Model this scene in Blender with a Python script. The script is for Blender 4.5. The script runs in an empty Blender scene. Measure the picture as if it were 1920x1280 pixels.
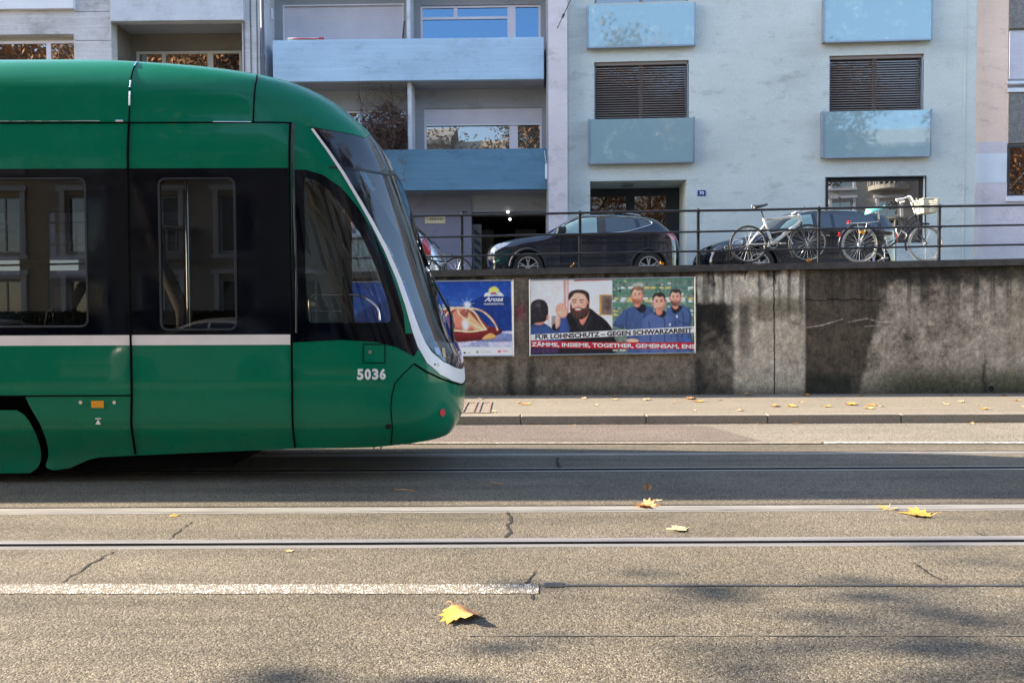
import bpy, bmesh, math, random
import numpy as np
from mathutils import Matrix, Vector
from mathutils.geometry import delaunay_2d_cdt
random.seed(7); RNG = np.random.default_rng(7)
R = math.radians; PI = math.pi
scene = bpy.context.scene
C = scene.collection
# ---------------------------------------------------------------- camera
F = 1420.0; CAMH = 1.52
camd = bpy.data.cameras.new('camera'); cam = bpy.data.objects.new('camera', camd); C.objects.link(cam)
CM = Matrix.Rotation(R(90-1.61), 4, 'X') @ Matrix.Rotation(R(-0.25), 4, 'Z')
cam.matrix_world = Matrix.Translation((0, 0, CAMH)) @ CM
camd.lens = F/1920*36; camd.sensor_width = 36; camd.clip_start = .05; camd.clip_end = 600
scene.camera = cam
M3 = np.array(CM.to_3x3())
# ---------------------------------------------------------------- light
SUN_EL, SUN_OFF = 25.0, 5.3          # degrees: height, and how far behind the wall line the sun stands
w = bpy.data.worlds.new('World'); scene.world = w; w.use_nodes = True
nt = w.node_tree; bg = nt.nodes['Background']
sky = nt.nodes.new('ShaderNodeTexSky'); sky.sky_type = 'NISHITA'; sky.sun_disc = False
sky.sun_elevation = R(SUN_EL); sky.sun_rotation = R(-(90-SUN_OFF)); sky.altitude = 300
nt.links.new(sky.outputs[0], bg.inputs[0]); bg.inputs[1].default_value = .15
sl = bpy.data.lights.new('sun', 'SUN'); sun = bpy.data.objects.new('sun', sl); C.objects.link(sun)
sl.energy = 5.0; sl.angle = R(.53); sl.color = (1, .87, .70)
ce = math.cos(R(SUN_EL))
sun.rotation_euler = Vector((ce*math.cos(R(SUN_OFF)), -ce*math.sin(R(SUN_OFF)), -math.sin(R(SUN_EL)))).to_track_quat('-Z', 'Y').to_euler()
scene.view_settings.view_transform = 'Standard'; scene.view_settings.look = 'None'
scene.view_settings.exposure = 2.08
# ---------------------------------------------------------------- geometry of the view
def ray(px, py): return M3 @ np.array([(px-960)/F, -(py-640)/F, -1.0])
def at(px, py, Y):
    d = ray(px, py); k = Y/d[1]; return Vector((d[0]*k, Y, CAMH+d[2]*k))
def gnd(px, py, Z=0.):
    d = ray(px, py); k = (Z-CAMH)/d[2]; return Vector((d[0]*k, d[1]*k, Z))
# ---------------------------------------------------------------- materials
def lin(c): return tuple((x/12.92 if x <= .04045 else ((x+.055)/1.055)**2.4) for x in [v/255 for v in c])
def newmat(n):
    m = bpy.data.materials.new(n); m.use_nodes = True
    t = m.node_tree; b = t.nodes['Principled BSDF']; return m, t, b
def N(t, typ, **kw):
    n = t.nodes.new(typ)
    for k, v in kw.items():
        if k.startswith('i_'): n.inputs[k[2:].replace('_', ' ')].default_value = v
        else: setattr(n, k, v)
    return n
def coords(t, scale=(1, 1, 1)):
    tc = N(t, 'ShaderNodeTexCoord'); mp = N(t, 'ShaderNodeMapping'); mp.inputs['Scale'].default_value = scale
    t.links.new(tc.outputs['Object'], mp.inputs[0]); return mp.outputs[0]
def noise(t, vec, scale, detail=4, rough=.6):
    n = N(t, 'ShaderNodeTexNoise'); n.inputs['Scale'].default_value = scale; n.inputs['Detail'].default_value = detail
    n.inputs['Roughness'].default_value = rough; t.links.new(vec, n.inputs['Vector']); return n.outputs['Fac']
def ramp(t, fac, stops):
    r = N(t, 'ShaderNodeValToRGB'); e = r.color_ramp.elements
    while len(e) < len(stops): e.new(.5)
    for el, (p, c) in zip(e, stops):
        el.position = p; el.color = (*c, 1) if len(c) == 3 else c
    t.links.new(fac, r.inputs[0]); return r.outputs[0]
def mix(t, fac, a, b, blend='MIX'):
    m = N(t, 'ShaderNodeMix', data_type='RGBA', blend_type=blend)
    for s, v in ((0, fac), (6, a), (7, b)):
        if hasattr(v, 'links') or hasattr(v, 'is_linked'): t.links.new(v, m.inputs[s])
        else: m.inputs[s].default_value = v if s == 0 else ((*v, 1) if len(v) == 3 else v)
    return m.outputs[2]
def math_(t, op, a, b=None):
    m = N(t, 'ShaderNodeMath', operation=op)
    for i, v in enumerate((a, b)):
        if v is None: continue
        if hasattr(v, 'is_linked'): t.links.new(v, m.inputs[i])
        else: m.inputs[i].default_value = v
    return m.outputs[0]
def bump(t, b, h, strength=.3, dist=.01):
    n = N(t, 'ShaderNodeBump'); n.inputs['Strength'].default_value = strength; n.inputs['Distance'].default_value = dist
    t.links.new(h, n.inputs['Height']); t.links.new(n.outputs[0], b.inputs['Normal'])
G = (.5, .5, .5)
def mat(name, col, rough=.6, metal=0, var=.12, scale=2., aniso=(1, 1, 1), bmp=0, bscale=40, coat=0, spec=.5, fine=0):
    """plain surface with soft wear: two noises modulate colour, one optional bump"""
    m, t, b = newmat(name)
    v = coords(t, aniso); n1 = noise(t, v, scale, 5, .65)
    lo = tuple(x*(1-var) for x in col); hi = tuple(min(1, x*(1+var)) for x in col)
    c = ramp(t, n1, [(.3, lo), (.7, hi)])
    if fine:
        n2 = noise(t, coords(t), 60, 3, .7); c = mix(t, 1., c, ramp(t, n2, [(.3, (1-fine,)*3), (.7, (1+fine,)*3)]), 'MULTIPLY')
    t.links.new(c, b.inputs['Base Color'])
    rr = ramp(t, n1, [(.3, (max(0, rough-.08),)*3), (.7, (min(1, rough+.08),)*3)]); t.links.new(rr, b.inputs['Roughness'])
    b.inputs['Metallic'].default_value = metal; b.inputs['Specular IOR Level'].default_value = spec
    b.inputs['Coat Weight'].default_value = coat; b.inputs['Coat Roughness'].default_value = .04
    if bmp: bump(t, b, noise(t, coords(t), bscale, 4), bmp, .01)
    return m
def glass(name, tint=(.6, .65, .66), refl=1.0, rough=0.0, dirt=.0, ior=1.65):
    m = bpy.data.materials.new(name); m.use_nodes = True; t = m.node_tree; t.nodes.clear()
    o = N(t, 'ShaderNodeOutputMaterial'); tr = N(t, 'ShaderNodeBsdfTransparent'); gl = N(t, 'ShaderNodeBsdfGlossy')
    tr.inputs[0].default_value = (*tint, 1); gl.inputs['Roughness'].default_value = rough; gl.inputs[0].default_value = (refl, refl, refl, 1)
    fr = N(t, 'ShaderNodeFresnel'); fr.inputs[0].default_value = ior
    ms = N(t, 'ShaderNodeMixShader'); t.links.new(fr.outputs[0], ms.inputs[0]); t.links.new(tr.outputs[0], ms.inputs[1]); t.links.new(gl.outputs[0], ms.inputs[2])
    last = ms.outputs[0]
    if dirt:
        df = N(t, 'ShaderNodeBsdfDiffuse'); df.inputs[0].default_value = (.5, .52, .5, 1)
        m2 = N(t, 'ShaderNodeMixShader'); t.links.new(math_(t, 'MULTIPLY', noise(t, coords(t), 3, 5), dirt*2), m2.inputs[0])
        t.links.new(last, m2.inputs[1]); t.links.new(df.outputs[0], m2.inputs[2]); last = m2.outputs[0]
    t.links.new(last, o.inputs[0]); return m
def mirror_glass(name, base=(.02, .025, .03), f=.35, wav=.02, rough=.01, tint=(1, 1, 1)):
    """house window: dark room behind, strong even reflection"""
    m, t, b = newmat(name)
    b.inputs['Base Color'].default_value = (*base, 1); b.inputs['Roughness'].default_value = rough
    b.inputs['IOR'].default_value = 1.0+f*5; b.inputs['Specular Tint'].default_value = (*tint, 1); bump(t, b, noise(t, coords(t), 1.1, 1), wav, .05)
    return m
# ---------------------------------------------------------------- mesh builder
class MB:
    def __init__(s): s.v = []; s.f = []; s.n = None; s.mi = []; s.col = None
    def add(s, vs, fs, mi=0):
        k = len(s.v); s.v += [tuple(p) for p in vs]; s.f += [tuple(i+k for i in f) for f in fs]; s.mi += [mi]*len(fs); return s
    def box(s, x0, x1, y0, y1, z0, z1, mi=0, T=None):
        x0, x1 = min(x0, x1), max(x0, x1); y0, y1 = min(y0, y1), max(y0, y1); z0, z1 = min(z0, z1), max(z0, z1)
        vs = [(x, y, z) for x in (x0, x1) for y in (y0, y1) for z in (z0, z1)]
        if T: vs = [T(*p) for p in vs]
        return s.add(vs, [(0, 1, 3, 2), (4, 6, 7, 5), (0, 4, 5, 1), (2, 3, 7, 6), (0, 2, 6, 4), (1, 5, 7, 3)], mi)
    def quad(s, a, b, c, d, mi=0): return s.add([a, b, c, d], [(0, 1, 2, 3)], mi)
    def tube(s, pts, r, seg=8, caps=True, mi=0, closed=False):
        pts = [Vector(p) for p in pts]; n = len(pts)
        rr = r if isinstance(r, (list, tuple)) else [r]*n
        vs = []; fs = []; up = None
        for i, p in enumerate(pts):
            a = pts[(i-1) % n] if (i > 0 or closed) else p; b_ = pts[(i+1) % n] if (i < n-1 or closed) else p
            d = (b_-a).normalized() if (b_-a).length > 1e-9 else Vector((0, 0, 1))
            if up is None: up = Vector((0, 0, 1)) if abs(d.z) < .9 else Vector((1, 0, 0))
            u = (up-d*up.dot(d)); u = u.normalized() if u.length > 1e-6 else d.orthogonal().normalized()
            up = u; q = d.cross(u)
            for k in range(seg):
                an = 2*PI*k/seg; vs.append(p+(u*math.cos(an)+q*math.sin(an))*rr[i])
        m_ = n if closed else n-1
        for i in range(m_):
            j = (i+1) % n
            for k in range(seg):
                k2 = (k+1) % seg; fs.append((i*seg+k, i*seg+k2, j*seg+k2, j*seg+k))
        if caps and not closed: fs.append(tuple(range(seg))[::-1]); fs.append(tuple((n-1)*seg+k for k in range(seg)))
        return s.add(vs, fs, mi)
    def ringtube(s, c, axis, rad, r, n=40, seg=8, a0=0, a1=2*PI, mi=0):
        c = Vector(c); ax = Vector(axis).normalized(); u = Vector((1, 0, 0)) if abs(ax.x) < .9 else Vector((0, 1, 0))
        u = (u-ax*u.dot(ax)).normalized(); q = ax.cross(u); full = abs(a1-a0-2*PI) < 1e-6
        ps = [c+(u*math.cos(a)+q*math.sin(a))*rad for a in [a0+(a1-a0)*i/n for i in range(n if full else n+1)]]
        return s.tube(ps, r, seg, closed=full, mi=mi)
    def disc(s, c, axis, r0, r1, th, n=32, mi=0):
        """ring or disc of thickness th along axis (r0 may be 0)"""
        c = Vector(c); ax = Vector(axis).normalized(); u = Vector((0, 0, 1)) if abs(ax.z) < .9 else Vector((1, 0, 0)); q = ax.cross(u)
        vs = []
        for k in range(n):
            a = 2*PI*k/n; d = u*math.cos(a)+q*math.sin(a)
            vs += [c+d*r1, c+d*r1+ax*th, c+d*max(r0, 1e-4), c+d*max(r0, 1e-4)+ax*th]
        fs = []
        for k in range(n):
            i = 4*k; j = 4*((k+1) % n)
            fs += [(i, j, j+1, i+1), (i+1, j+1, j+3, i+3), (i+2, i, i, i+2)[:0] or (i, i+2, j+2, j), (i+2, i+3, j+3, j+2)]
        return s.add(vs, fs, mi)
    def prism(s, poly, f0, f1, mi=0):
        """poly of 2-tuples, f0/f1 map (a,b) to 3-D for back and front"""
        n = len(poly); vs = [f0(*p) for p in poly]+[f1(*p) for p in poly]
        fs = [tuple(range(n))[::-1], tuple(range(n, 2*n))]+[(i, (i+1) % n, n+(i+1) % n, n+i) for i in range(n)]
        return s.add(vs, fs, mi)
    def build(s, name, mats, parent=None, smooth=False, root=None, recalc=True, bevel=0):
        me = bpy.data.meshes.new(name)
        o0 = Vector((0, 0, 0)); p = parent
        while p is not None: o0 = o0+p.location; p = p.parent
        me.from_pydata([(a-o0.x, b-o0.y, c-o0.z) for a, b, c in s.v], [], s.f)
        mats = mats if isinstance(mats, (list, tuple)) else [mats]
        for m in mats: me.materials.append(m)
        me.polygons.foreach_set('material_index', s.mi[:len(me.polygons)] if len(s.mi) == len(me.polygons) else [0]*len(me.polygons))
        if s.col is not None:
            ca = me.color_attributes.new('paint', 'FLOAT_COLOR', 'POINT')
            ca.data.foreach_set('color', np.hstack([s.col, np.ones((len(s.col), 1))]).astype(np.float32).ravel())
        if recalc and s.n is None:
            bm = bmesh.new(); bm.from_mesh(me); bmesh.ops.recalc_face_normals(bm, faces=bm.faces); bm.to_mesh(me); bm.free()
        me.validate()
        if smooth is True or s.n is not None: me.shade_smooth()
        elif smooth:
            me.shade_smooth(); me.set_sharp_from_angle(angle=R(smooth))
        if s.n is not None and len(me.vertices) == len(s.n): me.normals_split_custom_set_from_vertices([tuple(x) for x in s.n])
        ob = bpy.data.objects.new(name, me); C.objects.link(ob); ob.parent = parent
        if bevel:
            md = ob.modifiers.new('bevel', 'BEVEL'); md.width = bevel; md.segments = 2; md.limit_method = 'ANGLE'
        return ob
def tag(o, label=None, cat=None, group=None, kind=None):
    if label: o['label'] = label
    if cat: o['category'] = cat
    if group: o['group'] = group
    if kind: o['kind'] = kind
    return o
def thing(name, label, cat, loc=(0, 0, 0), group=None):
    o = bpy.data.objects.new(name, None); o.empty_display_size = .2; C.objects.link(o); o.location = loc; return tag(o, label, cat, group)
def struct(name, mb, m, label=None, **k): return tag(mb.build(name, m, **k), label, None, None, 'structure')
def catmull(pts, k=6, closed=False):
    P = [np.array(p, float) for p in pts]; n = len(P); out = []
    for i in range(n if closed else n-1):
        a = P[(i-1) % n] if (closed or i > 0) else 2*P[0]-P[1]; b = P[i]; c = P[(i+1) % n]; d = P[(i+2) % n] if (closed or i < n-2) else 2*P[-1]-P[-2]
        for j in range(k):
            t = j/k; out.append(tuple(.5*((2*b)+(-a+c)*t+(2*a-5*b+4*c-d)*t*t+(-a+3*b-3*c+d)*t**3)))
    if not closed: out.append(tuple(P[-1]))
    return out
def inpoly(X, Y, poly):
    X = np.asarray(X, float); Y = np.asarray(Y, float); r = np.zeros(X.shape, bool); n = len(poly)
    for i in range(n):
        x0, y0 = poly[i][:2]; x1, y1 = poly[(i+1) % n][:2]
        if y0 == y1: continue
        c = (y0 > Y) != (y1 > Y)
        r ^= c & (X < (x1-x0)*(Y-y0)/(y1-y0)+x0)
    return r
def cdt(outer, holes, su, sv, us=None, vs=None):
    """triangulate outer minus holes with a grid of inner points; returns 2-D verts and faces"""
    o = np.array(outer); lo = o.min(0); hi = o.max(0)
    U = us if us is not None else np.arange(lo[0]+su/2, hi[0], su); V = vs if vs is not None else np.arange(lo[1]+sv/2, hi[1], sv)
    gx, gy = np.meshgrid(U, V); gx = gx.ravel(); gy = gy.ravel(); k = inpoly(gx, gy, outer)
    for h in holes: k &= ~inpoly(gx, gy, h)
    pts = [Vector(p[:2]) for p in outer]; ed = [(i, (i+1) % len(outer)) for i in range(len(outer))]
    for h in holes:
        b = len(pts); pts += [Vector(p[:2]) for p in h]; ed += [(b+i, b+(i+1) % len(h)) for i in range(len(h))]
    pts += [Vector((a, b)) for a, b in zip(gx[k], gy[k])]
    v, e, f, *_ = delaunay_2d_cdt(pts, ed, [], 0, 1e-5)
    v = np.array([tuple(p) for p in v]); f = [tuple(q) for q in f]
    c = np.array([v[list(q)].mean(0) for q in f]); k = inpoly(c[:, 0], c[:, 1], outer)
    for h in holes: k &= ~inpoly(c[:, 0], c[:, 1], h)
    return v, [q for q, g in zip(f, k) if g]
def textmesh(s, bold=0.0, spacing=1.0):
    cu = bpy.data.curves.new('txt', 'FONT'); cu.body = s; cu.size = 1; cu.offset = bold; cu.space_character = spacing; cu.resolution_u = 3
    ob = bpy.data.objects.new('txt', cu); C.objects.link(ob); bpy.context.view_layer.update()
    me = bpy.data.meshes.new_from_object(ob.evaluated_get(bpy.context.evaluated_depsgraph_get()))
    vs = [(v.co.x, v.co.y) for v in me.vertices]; fs = [tuple(p.vertices) for p in me.polygons]
    bpy.data.objects.remove(ob); bpy.data.curves.remove(cu); bpy.data.meshes.remove(me)
    a = np.array(vs); a -= a.min(0); a /= a.max(0); return a, fs
class Plane:
    """upright plane; s runs along it, d toward the viewer's side, z up"""
    def __init__(s, x0, y0, yaw): s.o = Vector((x0, y0, 0)); a = R(yaw); s.e = Vector((math.cos(a), -math.sin(a), 0)); s.n = Vector((-math.sin(a), -math.cos(a), 0))
    def __call__(s, a, d, z): return s.o+s.e*a+s.n*d+Vector((0, 0, z))
    def uv(s, px, py, d=0.):
        r = ray(px, py); r = Vector(r); o = s.o+s.n*d; k = (o-Vector((0, 0, CAMH))).dot(s.n)/r.dot(s.n); p = Vector((0, 0, CAMH))+r*k
        return (p-o).dot(s.e), p.z
    def rect(s, x0, y0, x1, y1, d=0.):
        a = s.uv(x0, y0, d); b = s.uv(x1, y1, d); return a[0], b[0], b[1], a[1]     # s0 s1 z0 z1
    def box(s, mb, s0, s1, d0, d1, z0, z1, mi=0): return mb.box(s0, s1, d0, d1, z0, z1, mi, T=s)
    def wall(s, mb, s0, s1, z0, z1, holes, d=0., depth=.2, mi=0):
        S = sorted({s0, s1, *[h[0] for h in holes], *[h[1] for h in holes]}); Z = sorted({z0, z1, *[h[2] for h in holes], *[h[3] for h in holes]})
        S = [a for a in S if s0 <= a <= s1]; Z = [a for a in Z if z0 <= a <= z1]
        for i in range(len(S)-1):
            for j in range(len(Z)-1):
                cs = (S[i]+S[i+1])/2; cz = (Z[j]+Z[j+1])/2
                if any(h[0] < cs < h[1] and h[2] < cz < h[3] for h in holes): continue
                mb.quad(s(S[i], d, Z[j]), s(S[i+1], d, Z[j]), s(S[i+1], d, Z[j+1]), s(S[i], d, Z[j+1]), mi)
        for a, b, c, e in holes:
            a = max(a, s0); b = min(b, s1); c = max(c, z0); e = min(e, z1); q = d-depth
            mb.quad(s(a, d, c), s(a, q, c), s(a, q, e), s(a, d, e), mi); mb.quad(s(b, d, c), s(b, d, e), s(b, q, e), s(b, q, c), mi)
            mb.quad(s(a, d, e), s(a, q, e), s(b, q, e), s(b, d, e), mi); mb.quad(s(a, d, c), s(b, d, c), s(b, q, c), s(a, q, c), mi)
    def text(s, mb, txt, s0, s1, z0, z1, d, bold=0, slope=0., mi=0, spacing=1.0, shear=0):
        a, fs = textmesh(txt, bold, spacing)
        mb.add([s(s0+(s1-s0)*x+shear*(z1-z0)*y, d, z0+(z1-z0)*y+slope*x*(s1-s0)) for x, y in a], fs, mi)
def proj(P):
    P = np.asarray(P, float)-np.array([0, 0, CAMH]); c = P@M3; return 960+F*c[..., 0]/-c[..., 2], 640-F*c[..., 1]/-c[..., 2]
def vnoise(x, y, seed=0):
    g = np.random.default_rng(seed).random((256, 256)); xi = np.floor(x).astype(int); yi = np.floor(y).astype(int)
    fx = x-xi; fy = y-yi; fx = fx*fx*(3-2*fx); fy = fy*fy*(3-2*fy); a = lambda i, j: g[(xi+i) % 256, (yi+j) % 256]
    return (a(0, 0)*(1-fx)+a(1, 0)*fx)*(1-fy)+(a(0, 1)*(1-fx)+a(1, 1)*fx)*fy
def fbm(x, y, o=5, seed=0, g=.55):
    s = 0; t = 0
    for i in range(o): s = s+g**i*vnoise(x*2**i+17*i, y*2**i+31*i, seed+i); t += g**i
    return s/t
def sstep(a, b, x): t = np.clip((x-a)/(b-a), 0, 1); return t*t*(3-2*t)
# ================================================================= ground
def gy(py, px=960, z=0.): return gnd(px, py, z).y
def asphalt(name, dark, mid, light, patch=.25, stone=95., bmp=.9, tint=None):
    m, t, b = newmat(name); v = coords(t)
    vo = N(t, 'ShaderNodeTexVoronoi', feature='F1'); vo.inputs['Scale'].default_value = stone; vo.inputs['Randomness'].default_value = 1
    wob = N(t, 'ShaderNodeVectorMath', operation='MULTIPLY_ADD'); nz = N(t, 'ShaderNodeTexNoise'); nz.inputs['Scale'].default_value = 60
    t.links.new(v, nz.inputs['Vector']); t.links.new(nz.outputs['Color'], wob.inputs[0]); wob.inputs[1].default_value = (.012,)*3; t.links.new(v, wob.inputs[2])
    t.links.new(wob.outputs[0], vo.inputs['Vector'])
    sep = N(t, 'ShaderNodeSeparateColor'); t.links.new(vo.outputs['Color'], sep.inputs[0])
    c = ramp(t, sep.outputs[0], [(0, dark), (.35, mid), (.72, mid), (1, light)])
    edge = ramp(t, vo.outputs['Distance'], [(.0, (1, 1, 1)), (.45, (.9,)*3), (.8, (.38,)*3)]); c = mix(t, 1., c, edge, 'MULTIPLY')
    n1 = noise(t, v, .55, 6, .65); n2 = noise(t, coords(t, (.25, 2.2, 1)), 1.3, 5, .6)
    c = mix(t, 1., c, ramp(t, n1, [(.3, (1-patch,)*3), (.7, (1+patch*.5,)*3)]), 'MULTIPLY')
    c = mix(t, 1., c, ramp(t, n2, [(.28, (1-patch*1.3,)*3), (.5, (1, 1, 1)), (.8, (1.1, 1.08, 1.02))]), 'MULTIPLY')
    t.links.new(c, b.inputs['Base Color']); b.inputs['Roughness'].default_value = .82; b.inputs['Specular IOR Level'].default_value = .3
    h = math_(t, 'ADD', math_(t, 'MULTIPLY', vo.outputs['Distance'], -1.), math_(t, 'MULTIPLY', sep.outputs[1], .5))
    bump(t, b, h, bmp, .006); return m
M = {}
M['road'] = asphalt('asphalt_worn', (.075, .061, .045), (.182, .152, .11), (.335, .292, .218), .30, 112., .55)
M['road_far'] = asphalt('asphalt_far', (.15, .13, .10), (.28, .245, .19), (.45, .40, .31), .12, 80)
M['patchred'] = asphalt('asphalt_patch', (.10, .075, .062), (.215, .172, .142), (.35, .29, .24), .15, 90)
M['pave'] = asphalt('pavement', (.22, .185, .14), (.285, .245, .185), (.36, .31, .235), .10, 110, .4)
M['seal'] = mat('bitumen', (.05, .05, .055), .45, var=.3)
M['sealold'] = mat('bitumen_old', (.12, .105, .085), .7, var=.4, scale=9)
M['crack'] = mat('crack', (.016, .013, .01), .9)
M['steel'] = mat('rail_steel', (.27, .255, .245), .5, .35, .25, 6, (.15, 4, 1))
M['steelrough'] = mat('rail_dull', (.30, .28, .25), .55, .3, .3, 8, (.2, 4, 1))
M['dirt'] = mat('groove_dirt', (.02, .016, .013), .9, bmp=.5)
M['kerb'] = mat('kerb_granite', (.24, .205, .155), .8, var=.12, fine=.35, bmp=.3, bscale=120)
rails = [  # far y, near y (pixels), kind
    ('near rail of the near track, its open groove a clean dark line', 1009.3, 1025.2, 0),
    ('far rail of the near track, wide grey head with leaves on it', 947.2, 960.4, 1),
    ('near rail of the far track, lying in the tram shadow', 877.5, 884.6, 2),
    ('far rail of the far track, on the sunlit far edge of the tram shadow', 848.9, 854.4, 3)]
X0, X1 = -60, 60
slots = sorted([(gy(b), gy(a)) for _, a, b, _ in rails])
KY = gy(796.5); edges = [-1.2]+[v for s in slots for v in s]+[KY]
mb = MB()
for i in range(0, len(edges), 2):
    ys = [edges[i], edges[i+1]]
    mb.quad((X0, ys[0], 0), (X1, ys[0], 0), (X1, ys[1], 0), (X0, ys[1], 0))
for a, b in slots: mb.box(X0, X1, a-.02, b+.02, -.17, -.16)
mb_ = mb; struct('road', mb, M['road'])
mb = MB().box(-220, 220, -200, 260, -.40, -.35); struct('ground', mb, M['road_far'])
for lab, a, b, kd in rails:
    yn, yf = gy(b), gy(a); W = yf-yn
    prof = {0: [(0, 0), (.28, .003), (.33, -.004), (.36, -.045), (.62, -.045), (.66, -.002), (.72, .005), (1, .004)],
            1: [(0, .002), (.12, .003), (.16, -.012), (.2, .006), (.74, .008), (.8, 0), (.82, -.03), (1, -.035)],
            2: [(0, .002), (.3, .003), (.34, -.04), (.72, -.04), (.76, .004), (1, .003)],
            3: [(0, .002), (.12, .003), (.16, -.012), (.2, .006), (.62, .008), (.66, 0), (.68, -.04), (1, -.04)]}[kd]
    t = thing('tram_rail', lab, 'tram rail', (0, yn, 0), 'tram rails set in the road')
    mb = MB(); n = 40
    for f, z in prof:
        for k in range(n+1): mb.v.append((X0+(X1-X0)*k/n, yn+W*f, z))
    mm = []
    for i in range(len(prof)-1):
        lowz = prof[i][1] < -.02 and prof[i+1][1] < -.02
        for k in range(n): mb.f.append((i*(n+1)+k, i*(n+1)+k+1, (i+1)*(n+1)+k+1, (i+1)*(n+1)+k)); mb.mi.append(1 if lowz or min(prof[i][1], prof[i+1][1]) < -.02 else 0)
    mb.build('rail_head', [M['steel'] if kd in (0,) else M['steelrough'], M['dirt']], t, recalc=False)
# jagged asphalt lips over the dark gap along the second rail
mb = MB(); y0 = slots[1][1]; x = -8.0
M['paintw'] = None
# far lane, reddish patch, white lines
def strip(x0p, x1p, ya, yb, z, m, name, n=2, kind=True, jag=0.):
    mb = MB(); pa = gnd(x0p, ya, z); pb = gnd(x1p, ya, z); qa = gnd(x0p, yb, z); qb = gnd(x1p, yb, z)
    top = [pa.lerp(pb, i/n) for i in range(n+1)]; bot = [qa.lerp(qb, i/n) for i in range(n+1)]
    if jag:
        for q in top+bot: q.y += random.uniform(-jag, jag); q.x += random.uniform(-jag, jag)
    mb.v = [tuple(p) for p in top+bot]; mb.f = [(i, i+1, n+2+i, n+1+i) for i in range(n)]; mb.mi = [0]*n
    return struct(name, mb, m)
yfl = gy(831.5)
mb = MB().quad((X0, yfl, .004), (X1, yfl, .004), (X1, KY-.002, .004), (X0, KY-.002, .004)); struct('far_lane', mb, M['road_far'])
y1 = gy(827); a = gnd(1428, 827); b = gnd(1385, 815); c = gnd(1330, 800)
mb = MB().add([(X0, y1, .008), (a.x, a.y, .008), (b.x, b.y, .008), (c.x, c.y, .008), (c.x-.4, KY-.05, .008), (X0, KY-.05, .008)], [(0, 1, 2, 3, 4, 5)]); struct('road_patch', mb, M['patchred'])
def paint(name, wear, col=(.80, .78, .72)):
    m, t, b = newmat(name); v = coords(t)
    vo = N(t, 'ShaderNodeTexVoronoi', feature='F1'); vo.inputs['Scale'].default_value = 85; t.links.new(v, vo.inputs['Vector'])
    n = noise(t, v, 28, 4, .7); n2 = noise(t, v, 1.2, 3)
    k = math_(t, 'ADD', math_(t, 'MULTIPLY', vo.outputs['Distance'], .55), math_(t, 'ADD', n, math_(t, 'MULTIPLY', n2, .35)))
    t.links.new(ramp(t, k, [(wear-.03, col), (wear+.05, (.19, .16, .12))]), b.inputs['Base Color'])
    b.inputs['Roughness'].default_value = .7; bump(t, b, vo.outputs['Distance'], .8, .005); return m
M['paint'] = paint('road_paint', .81); M['paintworn'] = paint('road_paint_worn', .80, (.62, .58, .5)); M['paintfar'] = paint('road_paint_far', .93)
t = strip(-1400, 1010, 1094.5, 1112, .004, M['paint'], 'lane_marking', 160, jag=.006)
strip(-1400, 1540, 828, 831.0, .012, M['paintworn'], 'edge_line', 60)
strip(1545, 3300, 827.6, 830.2, .012, M['paintfar'], 'edge_line', 60)
strip(1030, 3000, 1095, 1098, .0045, M['seal'], 'sealed_joint', 60, jag=.004)
strip(1022, 1054, 1091, 1099, .0055, M['seal'], 'sealed_joint', 8, jag=.006)
strip(880, 3000, 1189.4, 1190.9, .004, M['sealold'], 'sealed_joint', 70, jag=.006)
def crack(pts, wd=.012, z=.0035, m='crack'):
    mb = MB(); P = []
    for i in range(len(pts)-1):
        a = gnd(*pts[i], z); b = gnd(*pts[i+1], z); n = max(3, int((b-a).length/.035))
        for k in range(n): p = a.lerp(b, k/n); P.append(p+Vector((random.uniform(-.012, .012), random.uniform(-.014, .014), 0)))
    P.append(gnd(*pts[-1], z)); n = len(P)
    for i, p in enumerate(P):
        d = (P[min(i+1, n-1)]-P[max(i-1, 0)]).normalized(); q = Vector((-d.y, d.x, 0))*wd*random.uniform(.3, 1)*(1 if 0 < i < n-1 else .1)
        mb.v += [tuple(p-q), tuple(p+q)]
    mb.f = [(2*i, 2*i+1, 2*i+3, 2*i+2) for i in range(n-1)]; mb.mi = [0]*(n-1)
    struct('road_crack', mb, M[m])
crack([(950, 959), (960, 970), (952, 985), (956, 997), (948, 1008)], .016)
crack([(360, 976), (345, 988), (328, 1000), (316, 1013)], .008)
crack([(218, 1031), (180, 1050), (150, 1070), (112, 1092)], .009)
crack([(1046, 857), (1044, 866), (1048, 877)], .03)
crack([(1006, 1068), (995, 1080), (985, 1092), (1000, 1112), (1000, 1124)], .010)
crack([(1714, 1054), (1745, 1075), (1765, 1088)], .010)
crack([(70, 1055), (110, 1050)], .005); crack([(1830, 995), (1850, 1007)], .012)
# pavement and kerb stones
KZ = .13; PB = 14.02
mb = MB().box(X0, X1, KY+.155, PB+.3, -.2, KZ); struct('pavement', mb, M['pave'])
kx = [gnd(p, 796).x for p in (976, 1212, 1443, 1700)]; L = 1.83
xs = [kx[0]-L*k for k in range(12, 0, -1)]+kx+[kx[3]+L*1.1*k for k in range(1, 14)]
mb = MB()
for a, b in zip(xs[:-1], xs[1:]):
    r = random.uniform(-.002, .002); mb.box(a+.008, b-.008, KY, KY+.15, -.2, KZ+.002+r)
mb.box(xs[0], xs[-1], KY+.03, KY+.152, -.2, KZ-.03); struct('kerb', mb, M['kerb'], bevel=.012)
# near-side pavement (behind the photographer's feet, only seen in reflections)
mb = MB().box(X0, X1, -9.5, -1.2, -.2, .12); struct('pavement_near', mb, M['pave'])
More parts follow.
